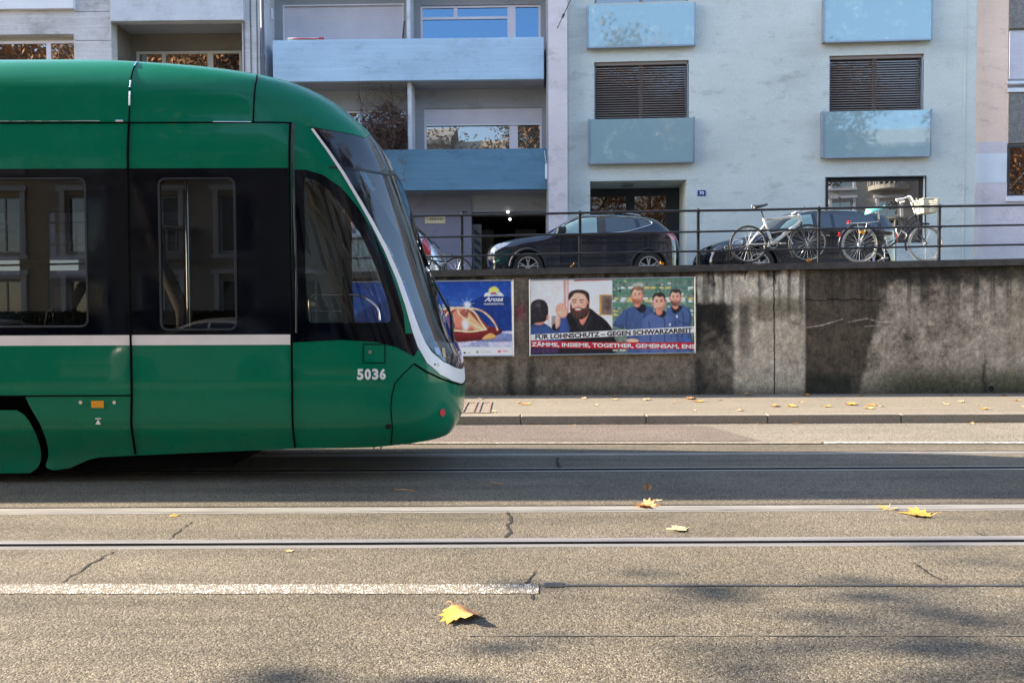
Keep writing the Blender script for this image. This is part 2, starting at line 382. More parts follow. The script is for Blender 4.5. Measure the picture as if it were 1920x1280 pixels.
# ================================================================= retaining wall
WY = 13.97
zt_l = at(810, 507, WY); zt_r = at(1920, 485, WY); slp = (zt_r.z-zt_l.z)/(zt_r.x-zt_l.x)
def wtop(x): return zt_l.z+slp*(max(min(x, 14), -14)-zt_l.x)
WX0, WX1 = -16.0, 16.0
t = thing('retaining_wall', 'stained concrete retaining wall carrying the upper street, posters fixed to it', 'wall', (0, WY, KZ))
nx, nz = 1100, 200
xx = np.linspace(WX0, WX1, nx+1)
# refine the sampling where the picture looks
xx = np.interp(np.linspace(0, 1, nx+1), [0, .05, .95, 1], [WX0, -1.7, 9.7, WX1])
tt = np.linspace(0, 1, nz+1); XX, TT = np.meshgrid(xx, tt)
TOP = np.array([wtop(x) for x in xx])-.11; ZZ = (KZ-.02)+TT*(TOP[None, :]-KZ+.02)
PXx, PYy = proj(np.stack([XX, np.full_like(XX, WY), ZZ], -1))
def wallcol(px, py, X, Z):
    n1 = fbm(X*1.3, Z*1.3, 6, 1); n2 = fbm(X*7, Z*7, 5, 9); n3 = fbm(X*3+5, Z*.6, 5, 21); n4 = fbm(X*22, Z*22, 3, 33); st = fbm(X*9, Z*.5, 4, 44)
    wig = (n2-.5)*26
    base = np.stack([.30+0*X, .255+0*X, .205+0*X], -1)*(.42+1.15*n1+.9*(n2-.5)+.8*(n4-.5))[..., None]
    def lay(c, mk, col, tex=1.): k = np.clip(mk, 0, 1)[..., None]; return c*(1-k)+np.array(col)*(.65+.7*(n2-.5)*tex+.35+.5*(n4-.5))[..., None]*k
    c = base
    # left part: under the posters brown-grey
    c = lay(c, sstep(1310, 1290, px+wig)*.8, (.19, .16, .125))
    # dark wash under the coping
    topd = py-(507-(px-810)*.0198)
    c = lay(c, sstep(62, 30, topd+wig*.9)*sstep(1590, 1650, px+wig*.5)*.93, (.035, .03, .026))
    # darker square left of the pale patch
    c = lay(c, sstep(1300, 1308, px)*sstep(1390, 1355, px+wig)*sstep(540, 552, py)*sstep(700, 600, py+wig*2)*.95, (.03, .027, .023))
    c = lay(c, sstep(1300, 1308, px)*sstep(1395, 1365, px+wig)*sstep(600, 690, py+wig)*.55, (.06, .055, .045))
    # pale repaired patch 1308..1510
    c = lay(c, sstep(1306, 1309, px)*sstep(1511, 1507, px)*sstep(575, 560, py+wig*.8)*sstep(508, 520, py+wig*.6), (.46, .425, .36))
    c = lay(c, sstep(1372, 1382, px+wig*.2)*sstep(1512, 1505, px+wig*.1)*sstep(550, 570, py), (.40, .36, .29))
    c = lay(c, sstep(1380, 1395, px)*sstep(1510, 1500, px)*sstep(552, 566, py+wig)*sstep(612, 590, py+wig*1.5)*.8, (.23, .205, .145))
    c = lay(c, sstep(1382, 1390, px+wig*.2)*sstep(1412, 1398, px-(py-550)*.05+wig*.3)*sstep(560, 580, py)*sstep(700, 620, py)*.75, (.13, .115, .09))
    c = lay(c, (n3 > .6)*sstep(1306, 1310, px)*sstep(1512, 1508, px)*sstep(545, 512, py+wig*1.6), (.06, .055, .05))
    # dark brown field with a slanting right edge
    edge = 1652-(py-510)*.0-np.clip(py-565, 0, 400)*.24
    c = lay(c, sstep(1508, 1513, px+wig*.06)*sstep(edge+6, edge-6, px+wig*.25)*.92, (.095, .078, .058))
    c = lay(c, sstep(1508, 1514, px)*sstep(1600, 1590, px)*sstep(690, 715, py)*.85, (.04, .045, .03))
    # pale mottling on the right field
    c = lay(c, sstep(edge-4, edge+8, px+wig*.25)*sstep(20, 70, topd+wig)*sstep(720, 690, py)*np.clip((n1-.3)*2.2, 0, 1)*.75, (.42, .37, .315))
    # moss and damp at the foot
    c = lay(c, sstep(1590, 1700, px)*sstep(672, 722, py+wig*1.2)*.8, (.085, .09, .045))
    c = lay(c, sstep(1760, 1900, px+wig*3)*np.clip((n3-.42)*4, 0, 1)*.5, (.2, .185, .12))
    c = lay(c, sstep(715, 742, py+wig*.5)*.6, (.06, .055, .045))
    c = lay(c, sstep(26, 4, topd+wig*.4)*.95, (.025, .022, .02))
    # vertical dark runs
    c = lay(c, np.clip((st-.56)*6, 0, .7)*sstep(150, 10, topd), (.05, .045, .04))
    for cx, ww in ((958, 9), (1312, 16), (996, 10), (1845, 4)): c = lay(c, np.exp(-((px+wig*.4-cx)/ww)**2)*sstep(650, 700, py)*.75, (.04, .036, .032))
    c = lay(c, sstep(955, 968, px)*sstep(992, 985, px)*sstep(560, 640, py)[...]*0+np.exp(-((px-975)/9)**2-((py-(585))/14)**2)*.8*(px > 963)*(px < 992), (.36, .08, .12))
    # graffiti scrawl, thin pale strokes
    for (x0, y0, x1, y1) in ((1513, 614, 1540, 610), (1540, 610, 1580, 598), (1590, 604, 1625, 597), (1625, 597, 1650, 604), (1650, 604, 1672, 603), (1622, 612, 1652, 610)):
        L2 = (x1-x0)**2+(y1-y0)**2; u = np.clip(((px-x0)*(x1-x0)+(py-y0)*(y1-y0))/L2, 0, 1); dd = np.hypot(px-x0-u*(x1-x0), py-y0-u*(y1-y0)); c = lay(c, sstep(1.3, .4, dd)*.42*(.4+1.2*n2), (.7, .66, .6))
    # hairline cracks
    dd = np.abs(py-(562+(n2-.5)*9)); c = lay(c, sstep(1.6, .6, dd)*(px > 1512)*(px < 1650)*.9, (.015,)*3)
    dd = np.abs(px-(1451+(py-510)*.004+(n2-.5)*3)); c = lay(c, sstep(1.7, .7, dd)*.95, (.012,)*3)
    c = np.clip(c, .004, 1); l_ = c.mean(-1, keepdims=True); g_ = (np.minimum(l_, .5)/.21)**.34; return np.clip(c*g_*np.array([1.04, .985, .92]), .006, .9)
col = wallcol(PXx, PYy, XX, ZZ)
mb = MB(); rel = (fbm(XX*6, ZZ*6, 5, 3)-.5)*.012
V = np.stack([XX, WY-rel, ZZ], -1).reshape(-1, 3); mb.v = [tuple(p) for p in V]
mb.f = [(j*(nx+1)+i, j*(nx+1)+i+1, (j+1)*(nx+1)+i+1, (j+1)*(nx+1)+i) for j in range(nz) for i in range(nx)]; mb.mi = [0]*len(mb.f); mb.col = col.reshape(-1, 3)
m, tn, b = newmat('stained_concrete'); at_ = N(tn, 'ShaderNodeAttribute', attribute_name='paint'); v = coords(tn)
f1 = noise(tn, v, 45, 5, .75); f2 = noise(tn, coords(tn, (1, 1, .35)), 14, 5, .7)
c = mix(tn, 1., at_.outputs['Color'], ramp(tn, f1, [(.3, (.42,)*3), (.7, (1.55,)*3)]), 'MULTIPLY'); c = mix(tn, 1., c, ramp(tn, f2, [(.3, (.75,)*3), (.7, (1.2,)*3)]), 'MULTIPLY')
tn.links.new(c, b.inputs['Base Color']); b.inputs['Roughness'].default_value = .88; b.inputs['Specular IOR Level'].default_value = .25
bump(tn, b, math_(tn, 'ADD', f1, f2), .75, .012); M['wallpaint'] = m
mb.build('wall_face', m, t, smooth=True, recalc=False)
mb = MB(); mb.box(WX0, WX1, WY+.02, WY+.5, 0, wtop(0)-.3); mb.build('wall_core', mat('core', (.1, .09, .08), .9), t)
M['coping'] = mat('coping', (.055, .048, .042), .8, var=.5, scale=5, bmp=.6, bscale=30, fine=.5)
mb = MB(); xs = np.linspace(WX0, WX1, 60)
for a, b in zip(xs[:-1], xs[1:]):
    za, zb = wtop(a), wtop(b); r1, r2 = -.12, 0
    vs = [(a, WY-.07, za+r1), (b, WY-.07, zb+r1), (b, WY-.07, zb), (a, WY-.07, za), (a, WY+.42, za+r1), (b, WY+.42, zb+r1), (b, WY+.42, zb), (a, WY+.42, za)]
    mb.add(vs, [(0, 1, 2, 3), (3, 2, 6, 7), (0, 4, 5, 1), (4, 7, 6, 5)])
mb.build('coping', M['coping'], t)
p = at(1858, 728, WY); mb = MB().disc((p.x, WY-.012, p.z), (0, 1, 0), 0, .052, .005, 20); mb.build('drain_hole', mat('hole', (.003, .003, .003), .9), t)
M['hole'] = bpy.data.materials['hole']
p = gnd(895, 764, KZ)
t = thing('drain_cover', 'small rectangular metal drain cover let into the pavement by the wall', 'drain cover', (p.x, p.y, KZ))
mb = MB()
for x in (-.22, -.06, .02, .18): mb.box(p.x+x, p.x+x+.035, p.y-.7, p.y+.7, KZ, KZ+.012)
mb.box(p.x-.24, p.x+.23, p.y-.74, p.y-.68, KZ, KZ+.01).box(p.x-.24, p.x+.23, p.y+.68, p.y+.74, KZ, KZ+.01); mb.build('frame', mat('iron', (.28, .2, .16), .6, .3), t)
# upper street deck
DZ = -.17
def deck(x): return wtop(x)+DZ
M['deck'] = asphalt('deck_asphalt', (.06, .055, .05), (.13, .12, .105), (.22, .2, .17), .15)
mb = MB(); mb.quad((-40, WY+.42, wtop(-14)+DZ), (-14, WY+.42, wtop(-14)+DZ), (-14, 30, wtop(-14)+DZ), (-40, 30, wtop(-14)+DZ)); mb.quad((-14, WY+.42, wtop(-14)+DZ), (14, WY+.42, wtop(14)+DZ), (14, 30, wtop(14)+DZ), (-14, 30, wtop(-14)+DZ)); mb.quad((14, WY+.42, wtop(14)+DZ), (40, WY+.42, wtop(14)+DZ), (40, 30, wtop(14)+DZ), (14, 30, wtop(14)+DZ))
struct('upper_street', mb, M['deck'])
# ================================================================= railing
M['rail'] = mat('railing_paint', (.035, .036, .04), .38, .5, .3, 6, bmp=.2, bscale=50)
t = thing('railing', 'dark three-bar pipe railing along the top of the wall', 'railing', (0, WY+.12, wtop(0)))
RY = WY+.12
pl = at(866, 404, RY); pr = at(1763, 387, RY); sr = (pr.z-pl.z)/(pr.x-pl.x)
bars = [(403.5, 387), (443.5, 425), (480, 462)]; bz = [(at(866, a, RY).z, at(1763, b, RY).z) for a, b in bars]
def zb(k, x): return bz[k][0]+(bz[k][1]-bz[k][0])*(x-pl.x)/(pr.x-pl.x)
px0 = [at(p, 440, RY).x for p in (866, 1088, 1310, 1537, 1763)]; dxp = (px0[-1]-px0[0])/4
px_all = [px0[0]-dxp*k for k in range(5, 0, -1)]+px0+[px0[-1]+dxp*k for k in (1, 2)]
for k in range(3):
    mb = MB().tube([(x, RY-.005, zb(k, x)+random.uniform(-.004, .004)) for x in np.arange(px_all[0]-1, px_all[-1]+1, 1.1)], .019 if k else .023, 10); mb.build('rail', M['rail'], t, smooth=40)
for x in px_all:
    mb = MB().box(x-.026, x+.026, RY+.02, RY+.06, wtop(x)-.02, zb(0, x)+.025)
    mb.tube([(x, RY+.04, zb(0, x)+.02), (x, RY+.04, zb(0, x)+.05)], .022, 10)
    for k in range(3): mb.box(x-.03, x+.03, RY+.0, RY+.03, zb(k, x)-.03, zb(k, x)+.03)
    mb.box(x-.055, x+.055, RY-.01, RY+.09, wtop(x)-.01, wtop(x)+.012); mb.build('post', M['rail'], t, bevel=.006)
# ================================================================= tram
TY, TC = 7.0, 8.04; HW0 = TC-TY
def tcol(c, **k): return mat(c[0], c[1], **k)
tipz = np.array([.20, .27, .34, .42, .55, .72, .95, 1.12, 1.22, 1.30, 1.583, 1.925, 2.27, 2.67, 3.01, 3.29, 3.44, 3.66, 3.83, 3.93, 4.0, 4.04])
tipx = np.array([-.95, -.80, -.66, -.585, -.53, -.515, -.525, -.545, -.585, -.625, -.73, -.84, -.945, -1.075, -1.19, -1.325, -1.44, -1.69, -1.98, -2.38, -2.95, -3.6])
_zz = np.linspace(.15, 4.04, 400); _tx = np.interp(_zz, tipz, tipx)
_k = np.ones(15)/15; _tx2 = np.convolve(np.pad(_tx, 7, mode='edge'), _k, 'valid')
def tip(z): return np.interp(z, _zz, _tx2)
def Ln(z): return .95+.0*z
def xs_(z): return tip(z)-Ln(z)
ZR = 3.56; ZT = 4.04
def hw(z):
    z = np.asarray(z, float)
    a = HW0-.05*sstep(3.0, 3.6, z)-.34*(1-np.sqrt(np.clip(1-(np.clip(z-ZR, 0, ZT-ZR)/(ZT-ZR))**2, 0, 1)))
    return a-.10*(1-sstep(.2, .62, z))
PN = .5
def tpos(s, z, off=0.):
    s = np.asarray(s, float); z = np.asarray(z, float); x0 = xs_(z); L = Ln(z)
    t = np.clip((s-x0)/L, 0, PI/2); x = np.where(s < x0, s, x0+L*np.sin(t)); h = hw(z)
    y = h*np.power(np.maximum(np.cos(t), 0), PN)
    # round the very front: keep the tip from ending in a flat slab
    return x, TC-y
def tP(s, z, off=0.):
    x, y = tpos(s, z); P = np.stack([x, y, z+0*x], -1)
    if off == 0: return P, None
    e = 2e-3
    a = np.stack([*tpos(s+e, z), z+0*x], -1)-np.stack([*tpos(s-e, z), z+0*x], -1); b = np.stack([*tpos(s, z+e), z+e+0*x], -1)-np.stack([*tpos(s, z-e), z-e+0*x], -1)
    n = np.cross(a, b); ln = np.linalg.norm(n, axis=-1, keepdims=True); n = np.where(ln > 1e-12, n/np.maximum(ln, 1e-12), np.array([1., 0, 0])); return P+n*off, n
SMAX = lambda z: xs_(z)+Ln(z)*PI/2
def sz(px, py):
    """the point of the near flank / nose that this pixel of the photograph falls on"""
    lo, hi = TY, TC
    def g(Y):
        p = at(px, py, Y); t = (p.x-xs_(p.z))/Ln(p.z)
        ys = TC-hw(p.z)*(math.cos(min(max(math.asin(min(max(t, 0), 1)), 0), PI/2))**PN) if t < 1 else 99
        return Y-ys
    Y = TY
    for i in range(240):
        Y2 = TY-.02+(HW0+.02)*i/239
        if g(Y2) >= 0: Y = Y2; break
    else: Y = TC
    p = at(px, py, Y); t = (p.x-xs_(p.z))/Ln(p.z); t = max(0, min(1, t))
    return ((p.x if p.x < xs_(p.z) else xs_(p.z)+Ln(p.z)*math.asin(t)), p.z)
def S(pts): return [sz(*p) for p in pts]
def dens(pts, step=.04):
    out = []
    for i in range(len(pts)):
        a = np.array(pts[i]); b = np.array(pts[(i+1) % len(pts)]); n = max(1, int(np.linalg.norm(b-a)/step))
        for k in range(n): out.append(tuple(a+(b-a)*k/n))
    return out
def nose(z0, z1, n=24): return [(float(SMAX(z)), float(z)) for z in np.linspace(z0, z1, n)]
def tpanel(name, outer, holes, mats, parent, off=0., both=True, step=.07, dn=True):
    one = name in ('body', 'lining', 'front_collar', 'windscreen', 'display_glass', 'windscreen_divider')
    outer = dens(outer, .04) if dn else outer
    U = np.unique(np.concatenate([np.arange(-12.5, -4.6, .2), np.arange(-4.6, -2.8, .1), np.arange(-2.8, .2, step)]))
    zz = [p[1] for p in outer]; V = np.arange(min(zz)+step/2, 3.5, step); V = np.concatenate([V, np.arange(3.5, 3.9, .03), 4.04-.14*(1-np.linspace(0, 1, 12)[:-1])**2]); V = V[(V > min(zz)) & (V < max(zz))]
    v, f = cdt(outer, holes, step, step, us=U, vs=V); v[:, 0] = np.minimum(v[:, 0], SMAX(v[:, 1]))
    P, n = tP(v[:, 0], v[:, 1], off if off else 1e-6)
    mb = MB(); mb.add([tuple(p) for p in P], f); nn = list(n); fr = None
    if both:
        m2 = P.copy(); m2[:, 1] = 2*TC-m2[:, 1]; q = n.copy(); q[:, 1] *= -1; g = [k[::-1] for k in f]
        if one: mb.add([tuple(p) for p in m2], g); nn += list(q)
        else: fr = MB(); fr.add([tuple(p) for p in m2], g); fr.n = list(q)
    mb.n = nn; o = mb.build(name, mats, parent, recalc=False)
    if fr: fr.build(name, mats, parent, recalc=False)
    return o
M['green'] = mat('tram_green', (.0, .158, .080), .26, var=.04, scale=1.2, coat=.36, spec=.08)
_t = M['green'].node_tree; _b = _t.nodes['Principled BSDF']; _src = _b.inputs['Base Color'].links[0].from_socket
_sp = N(_t, 'ShaderNodeSeparateXYZ'); _t.links.new(N(_t, 'ShaderNodeTexCoord').outputs['Object'], _sp.inputs[0])
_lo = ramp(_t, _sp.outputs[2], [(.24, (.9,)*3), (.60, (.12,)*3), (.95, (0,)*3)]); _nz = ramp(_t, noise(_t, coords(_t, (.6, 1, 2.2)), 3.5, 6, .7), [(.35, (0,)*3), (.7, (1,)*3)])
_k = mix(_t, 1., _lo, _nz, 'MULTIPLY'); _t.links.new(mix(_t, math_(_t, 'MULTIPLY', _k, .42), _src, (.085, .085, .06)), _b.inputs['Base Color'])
M['black'] = mat('band_black', (.0015, .002, .005), .05, var=.1, coat=0, spec=.24)
M['white'] = mat('stripe_white', (.85, .78, .74), .35, var=.06, scale=3)
M['seam'] = mat('seam', (.003, .004, .004), .9, spec=.05)
M['rubber'] = mat('rubber', (.02, .021, .024), .45)
M['dark'] = mat('underbody', (.003, .003, .003), .9, spec=.1)  # near-black: deep shade below the tram is put into this colour
M['inner'] = mat('tram_lining', (.09, .09, .095), .7)
M['tglass'] = glass('tram_glass', (.24, .245, .265), .9, ior=1.62)
M['wglass'] = glass('windscreen_glass', (.62, .70, .76), 1.0, ior=1.8)
M['chrome'] = mat('chrome', (.7, .7, .7), .12, 1, .05)
M['grey'] = mat('grey_plastic', (.22, .225, .23), .6)
tram = thing('tram', 'green low-floor tram front car numbered 5036 standing on the far track', 'tram', (-4, TC, 0))
# outlines ----------------------------------------------------------------
wl = [(583, 243), (612, 283), (640, 325), (668, 372), (695, 420), (720, 470), (742, 522), (760, 575), (773, 622), (783, 650), (800, 680), (825, 702), (848, 714)]
wr = [(587, 241), (617.5, 282), (646, 324), (674, 371), (702, 419), (728.5, 470), (751.5, 522), (770.5, 575), (787, 620), (796, 640), (809, 660), (830, 678), (850, 688)]
WL = S(wl); WR = S(wr)
zc0 = at(867, 716, 8.1).z; zc1 = at(866, 690, 8.1).z; zwb = at(850, 642, 8.1).z; zdt = at(706, 262, 8.05).z; zdb = at(744, 334, 8.05).z
k_ws = [i for i, p in enumerate(wr) if p[1] <= 640]
ws_l = [WR[i] for i in k_ws]
dtop = S([(575, 237), (610, 243), (650, 250), (685, 259)])
screen = [dtop[0]]+ws_l+S([(812, 641), (830, 641)])+nose(zwb, zdt, 60)+dtop[::-1][:-1]
zl = lambda py: sz(300, py)[1]
bottom = S(catmull([(47, 742), (58, 765), (74, 792), (86, 822), (91, 850), (86, 874)], 5)+[(92, 879), (104, 881), (130, 877), (165, 862), (185, 857), (243, 854), (400, 847), (545, 841), (640, 839.5), (700, 838), (760, 832), (800, 826), (835, 816)])
zb_n = .345
ZS = 3.56
left = [(-12.5, ZS), (-12.5, .26), (-6.4, .26), (-6.2, zl(741)), (sz(50, 741)[0], zl(741))]
zb_last = bottom[-1][1]
def rrect(x0, y0, x1, y1, r, n=4):
    out = []
    for cx, cy, a0 in ((x0+r, y1-r, 90), (x0+r, y0+r, 180), (x1-r, y0+r, 270), (x1-r, y1-r, 0)):
        for k in range(n+1): a = R(a0+90*k/n); out.append((cx+r*math.cos(a), cy+r*math.sin(a)))
    return out
def wrect(x0, y0, x1, y1, r=.06):
    a = sz(x0, y1); b = sz(x1, y0); return rrect(a[0], a[1], b[0], b[1], r)
win = [wrect(303, 335, 440, 618)]
a = sz(160, 335); b = sz(160, 612); w1 = rrect(a[0]-1.62, b[1], a[0], a[1], .06); win.append(w1)
win.append([(p[0]-1.95, p[1]) for p in w1]); win.append([(p[0]-3.9, p[1]) for p in w1]); win.append([(p[0]-5.85, p[1]) for p in w1])
win = [w for w in win if min(p[0] for p in w) > -12.3]
cab = S([(570, 332), (590, 336), (618, 357), (648, 394), (680, 443), (706, 500), (724, 550), (733, 585), (733, 602), (725, 605), (582, 605), (576, 598), (571, 500)])
roofe = [(float(xs_(ZT)+Ln(ZT)*PI/2*k/8), ZT) for k in range(8, -1, -1)]
body_outer = left+bottom+nose(zb_last, zwb, 24)+S([(830, 641), (812, 641)])+ws_l[::-1]+[dtop[0]]+dtop[1:]+nose(zdt, ZS, 20)[1:]+[(float(xs_(ZS)+Ln(ZS)*PI/2*k/8), ZS) for k in range(7, -1, -1)]
body_outer = body_outer
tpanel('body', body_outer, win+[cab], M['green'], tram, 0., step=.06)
tpanel('lining', [p for p in body_outer], win+[cab], M['inner'], tram, -.03, step=.12)
# rounded roof shoulders, one regular grid each side
zr_ = [ZS+(ZT-ZS)*math.sin(PI/2*k/22) for k in range(23)]; ft = np.concatenate([np.linspace(0, .55, 40), .55+.45*np.linspace(0, 1, 90)[1:]])
for sd in (0, 1):
    mb = MB(); nrm = []
    for z in zr_:
        sx = -12.5+(SMAX(z)+12.5)*ft; P, n = tP(sx, np.full_like(sx, z), 1e-6)
        if sd: P[:, 1] = 2*TC-P[:, 1]; n = n.copy(); n[:, 1] *= -1
        mb.v += [tuple(p) for p in P]; nrm += list(n)
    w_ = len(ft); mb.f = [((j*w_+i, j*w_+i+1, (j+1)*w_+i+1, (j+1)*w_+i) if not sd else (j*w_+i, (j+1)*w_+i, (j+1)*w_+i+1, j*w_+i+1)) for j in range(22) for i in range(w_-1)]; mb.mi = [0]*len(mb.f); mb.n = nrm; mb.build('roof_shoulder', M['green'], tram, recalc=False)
# roof cap
mb = MB(); n = 24; vs = []
prof = [(-12.5, 0)]+[(float(xs_(ZT)+Ln(ZT)*math.sin(PI/2*k/n)), k) for k in range(n+1)]
L_ = []
for x, k in prof: L_.append((x, float(hw(ZT))*(math.cos(PI/2*k/n)**PN if x > xs_(ZT) else 1)))
for x, h in L_: mb.v += [(x, TC-h, ZT), (x, TC+h, ZT)]
mb.f = [(2*i, 2*i+2, 2*i+3, 2*i+1) for i in range(len(L_)-1)]; mb.mi = [0]*len(mb.f); mb.build('roof', M['green'], tram)
# black band with the same holes
z315, z626, z646, z228 = zl(315), zl(626.5), zl(646), zl(228)
xb = sz(545, 500)[0]
tpanel('window_band', [(-12.5, z315), (-12.5, z626), (xb, sz(545, 626.5)[1]), (xb, sz(545, 315)[1])], win, M['black'], tram, .003)
cabout = S([(548, 318), (575, 319), (605, 328), (640, 352), (672, 390), (700, 435), (725, 490), (745, 545), (757, 590), (760, 626), (548, 626)])
tpanel('cab_window_surround', cabout, [cab], M['black'], tram, .003)
tpanel('waist_stripe', [(-12.5, z626-.002), (-12.5, z646), (xb-.01, sz(545, 646)[1]), (xb-.01, sz(545, 626.5)[1]-.002)], [], M['white'], tram, .004)
sw = S([(546, 625.5), (640, 625.5), (720, 625.5), (776, 625.5), (785, 652)])+S([(776, 668), (762, 660), (745, 651), (705, 641), (640, 637), (546, 642)])
tpanel('waist_swoosh', sw, [], M['black'], tram, .004)
# pillar line and collar
zc = zc0
collar = WL+nose(zc0, zc1, 8)+WR[::-1]
tpanel('front_collar', collar, [], M['white'], tram, .006, step=.04)
# windscreen, display glass
zsplit = [sz(618, 316), sz(660, 319), sz(700, 324), sz(728, 330)]
i_s = next(i for i, p in enumerate(wr) if p[1] > 318)
disp = [dtop[0]]+WR[:i_s]+zsplit+nose(zdb, zdt, 14)+dtop[::-1][:-1]
tpanel('display_glass', disp, [], M['wglass'], tram, -.004, step=.05)
scr = zsplit[:1]+[WR[i] for i in k_ws if i >= i_s]+S([(812, 641), (830, 641)])+nose(zwb, zdb, 50)+zsplit[::-1][:-1]
tpanel('windscreen', scr, [], M['wglass'], tram, -.004, step=.05)
bandp = S([(618, 312), (660, 315), (700, 320), (728, 326)])
tpanel('windscreen_divider', zsplit+[(float(SMAX(zdb)), zdb), (float(SMAX(zdb+.05)), zdb+.05)]+bandp[::-1], [], M['rubber'], tram, .003, step=.05)
# panes
for w_ in win:
    tpanel('window_pane', w_, [], M['tglass'], tram, -.008, step=.4)
    for sgn in (0, 1):
        fr = MB()
        pp = tP(np.array([p[0] for p in w_]), np.array([p[1] for p in w_]), .004)[0]
        if sgn: pp[:, 1] = 2*TC-pp[:, 1]
        fr.tube(pp, .011, 6, closed=True)
        fr.build('window_seal', M['rubber'], tram, smooth=60)
tpanel('cab_window_pane', cab, [], glass('cab_glass', (.62, .64, .64)), tram, -.008, step=.1)
# seams
def seam(pts, name='seam', r=.008, m='seam', both=True, off=.002, k=6):
    q = [pts[0]]
    for a, b in zip(pts[:-1], pts[1:]):
        n = max(1, int(math.hypot(b[0]-a[0], b[1]-a[1])/.05)); q += [(a[0]+(b[0]-a[0])*i/n, a[1]+(b[1]-a[1])*i/n) for i in range(1, n+1)]
    P = tP(np.array([p[0] for p in q]), np.array([p[1] for p in q]), off)[0]; mb = MB(); mb.tube(P, r, k)
    o = mb.build(name, M[m], tram, smooth=60)
    if both: P = P.copy(); P[:, 1] = 2*TC-P[:, 1]; mb = MB(); mb.tube(P, r, k); mb.build(name, M[m], tram, smooth=60)
    return o
xa = sz(242, 400)[0]; xc = sz(480, 190)[0]
seam([(xa, ZT-.03), (xa, z228)], r=.006); seam([(xa, z228), (xa-.005, zl(741)), (sz(245, 800)[0], sz(245, 852)[1]+.01)], r=.012)
seam([(xb, sz(545, 232)[1]), (xb, sz(547, 838)[1])], r=.010)
seam([(-12.5, z228), (sz(548, 231)[0], sz(548, 231)[1])], r=.007)
seam(S([(482, 142), (479, 160), (476, 200), (475, 228)]), r=.008)
seam([(-12.5, zl(741)), (xa, zl(741))], r=.007)
seam(S([(776, 682), (757, 700), (741, 718), (735, 740), (733, 765), (736, 800), (733, 834)]), r=.005)
seam(S([(776, 682), (800, 697), (825, 709), (845, 716)])+[(float(SMAX(zc0-.01)), zc0-.012)], r=.009)
seam(S([(681, 645), (722, 645.5), (722, 680), (681, 680), (681, 645)]), 'hatch_seam', .004)
seam(S([(550, 231), (552, 400), (556, 500), (556, 624)]), 'door_pillar', .011, 'rubber')
# bright reflective slit along the cantrail joint
M['slit'] = mat('joint_trim', (.75, .75, .72), .12, .9)
seam([(-12.5, z228+.006), (sz(188, 228)[0], z228+.006)], 'joint_trim', .003, 'slit', off=.006); seam([(sz(400, 229)[0], sz(400, 229)[1]), (sz(472, 229)[0], sz(472, 229.5)[1])], 'joint_trim', .005, 'slit', off=.007)
seam([(xa+.004, sz(242, 152)[1]), (xa+.002, sz(242, 165)[1])], 'joint_trim', .006, 'slit', off=.008); seam([(xa+.004, sz(242, 172)[1]), (xa+.002, sz(242, 199)[1])], 'joint_trim', .006, 'slit', off=.008); seam([(xa+.004, sz(246, 118)[1]), (xa+.002, sz(245, 126)[1])], 'joint_trim', .008, 'slit', off=.008); seam([(sz(218, 228)[0], z228+.004), (sz(232, 228)[0], z228+.004)], 'joint_trim', .009, 'slit', off=.008)
# front lamp cluster
lampo = S([(797, 641), (818, 641.5)])+nose(zwb-.003, zc1+.008, 8)[0:1]+nose(zwb-.01, zc1+.008, 8)[1:]+S([(848, 686), (829, 675.5), (811, 659)])
M['lampglass'] = mat('lamp_glass', (.02, .022, .025), .05, coat=1)
tpanel('headlight', lampo, [], M['lampglass'], tram, .010, step=.04)
hl = S([(812, 652), (822, 652), (824, 667), (816, 664)]); tpanel('headlight_lens', hl, [], mat('lamp_reflector', (.25, .27, .3), .2, .5), tram, .014, step=.04)
hl = S([(826, 653), (832, 653), (834, 672), (829, 670)]); tpanel('headlight_lens', hl, [], mat('amber_lens', (.5, .38, .2), .15), tram, .014, step=.04)
# small things on the flank
def dot(px, py, r, name, m, th=.006):
    s, z = sz(px, py); P, n = tP(np.array([s]), np.array([z]), .002); mb = MB(); mb.disc(P[0]-0*n[0], n[0], 0, r, th, 20); o = mb.build(name, m, tram); return o
M['redref'] = mat('reflector_red', (.55, .02, .03), .25); M['orangeref'] = mat('reflector_orange', (.75, .30, .01), .3)
dot(829, 773, .037, 'side_reflector', M['redref']); dot(728, 799, .026, 'towing_hole', M['hole'], .003); dot(694, 660, .016, 'hatch_lock', M['chrome']); dot(152, 754, .017, 'bolt', M['chrome']); dot(215, 754, .017, 'bolt', M['chrome']); dot(821, 684, .016, 'front_bolt', M['chrome']); dot(815, 683, .01, 'front_bolt', M['rubber'])
o = tpanel('side_reflector', S([(172, 751), (172, 764), (195.5, 764), (195.5, 751)]), [], M['orangeref'], tram, .006, both=False, step=.3); o['label'] = 'orange rectangular reflector'
TP = Plane(0, TY, 0)
mb = MB(); a = sz(669, 712); b = sz(724.5, 690.5); w0 = a[0]; dx = (b[0]-a[0])
for i, ch in enumerate('5036'): TP.text(mb, ch, w0+dx*i/4+.004, w0+dx*(i+1)/4-.006, a[1], b[1], 0, bold=.045)
P_ = np.array(mb.v); P2, n2 = tP(P_[:, 0], P_[:, 2], .005); mb.v = [tuple(p) for p in P2]; mb.build('fleet_number', mat('number_white', (.85, .85, .85), .4), tram)
mb = MB(); a = sz(180, 795); b = sz(190, 785)
mb.add([(a[0], TY-.004, a[1]), (b[0], TY-.004, a[1]), ((a[0]+b[0])/2, TY-.004, b[1]-.004)], [(0, 1, 2)]); mb.box(a[0], b[0], TY-.005, TY-.002, b[1]-.002, b[1]+.008); mb.build('jacking_mark', M['white'], tram)
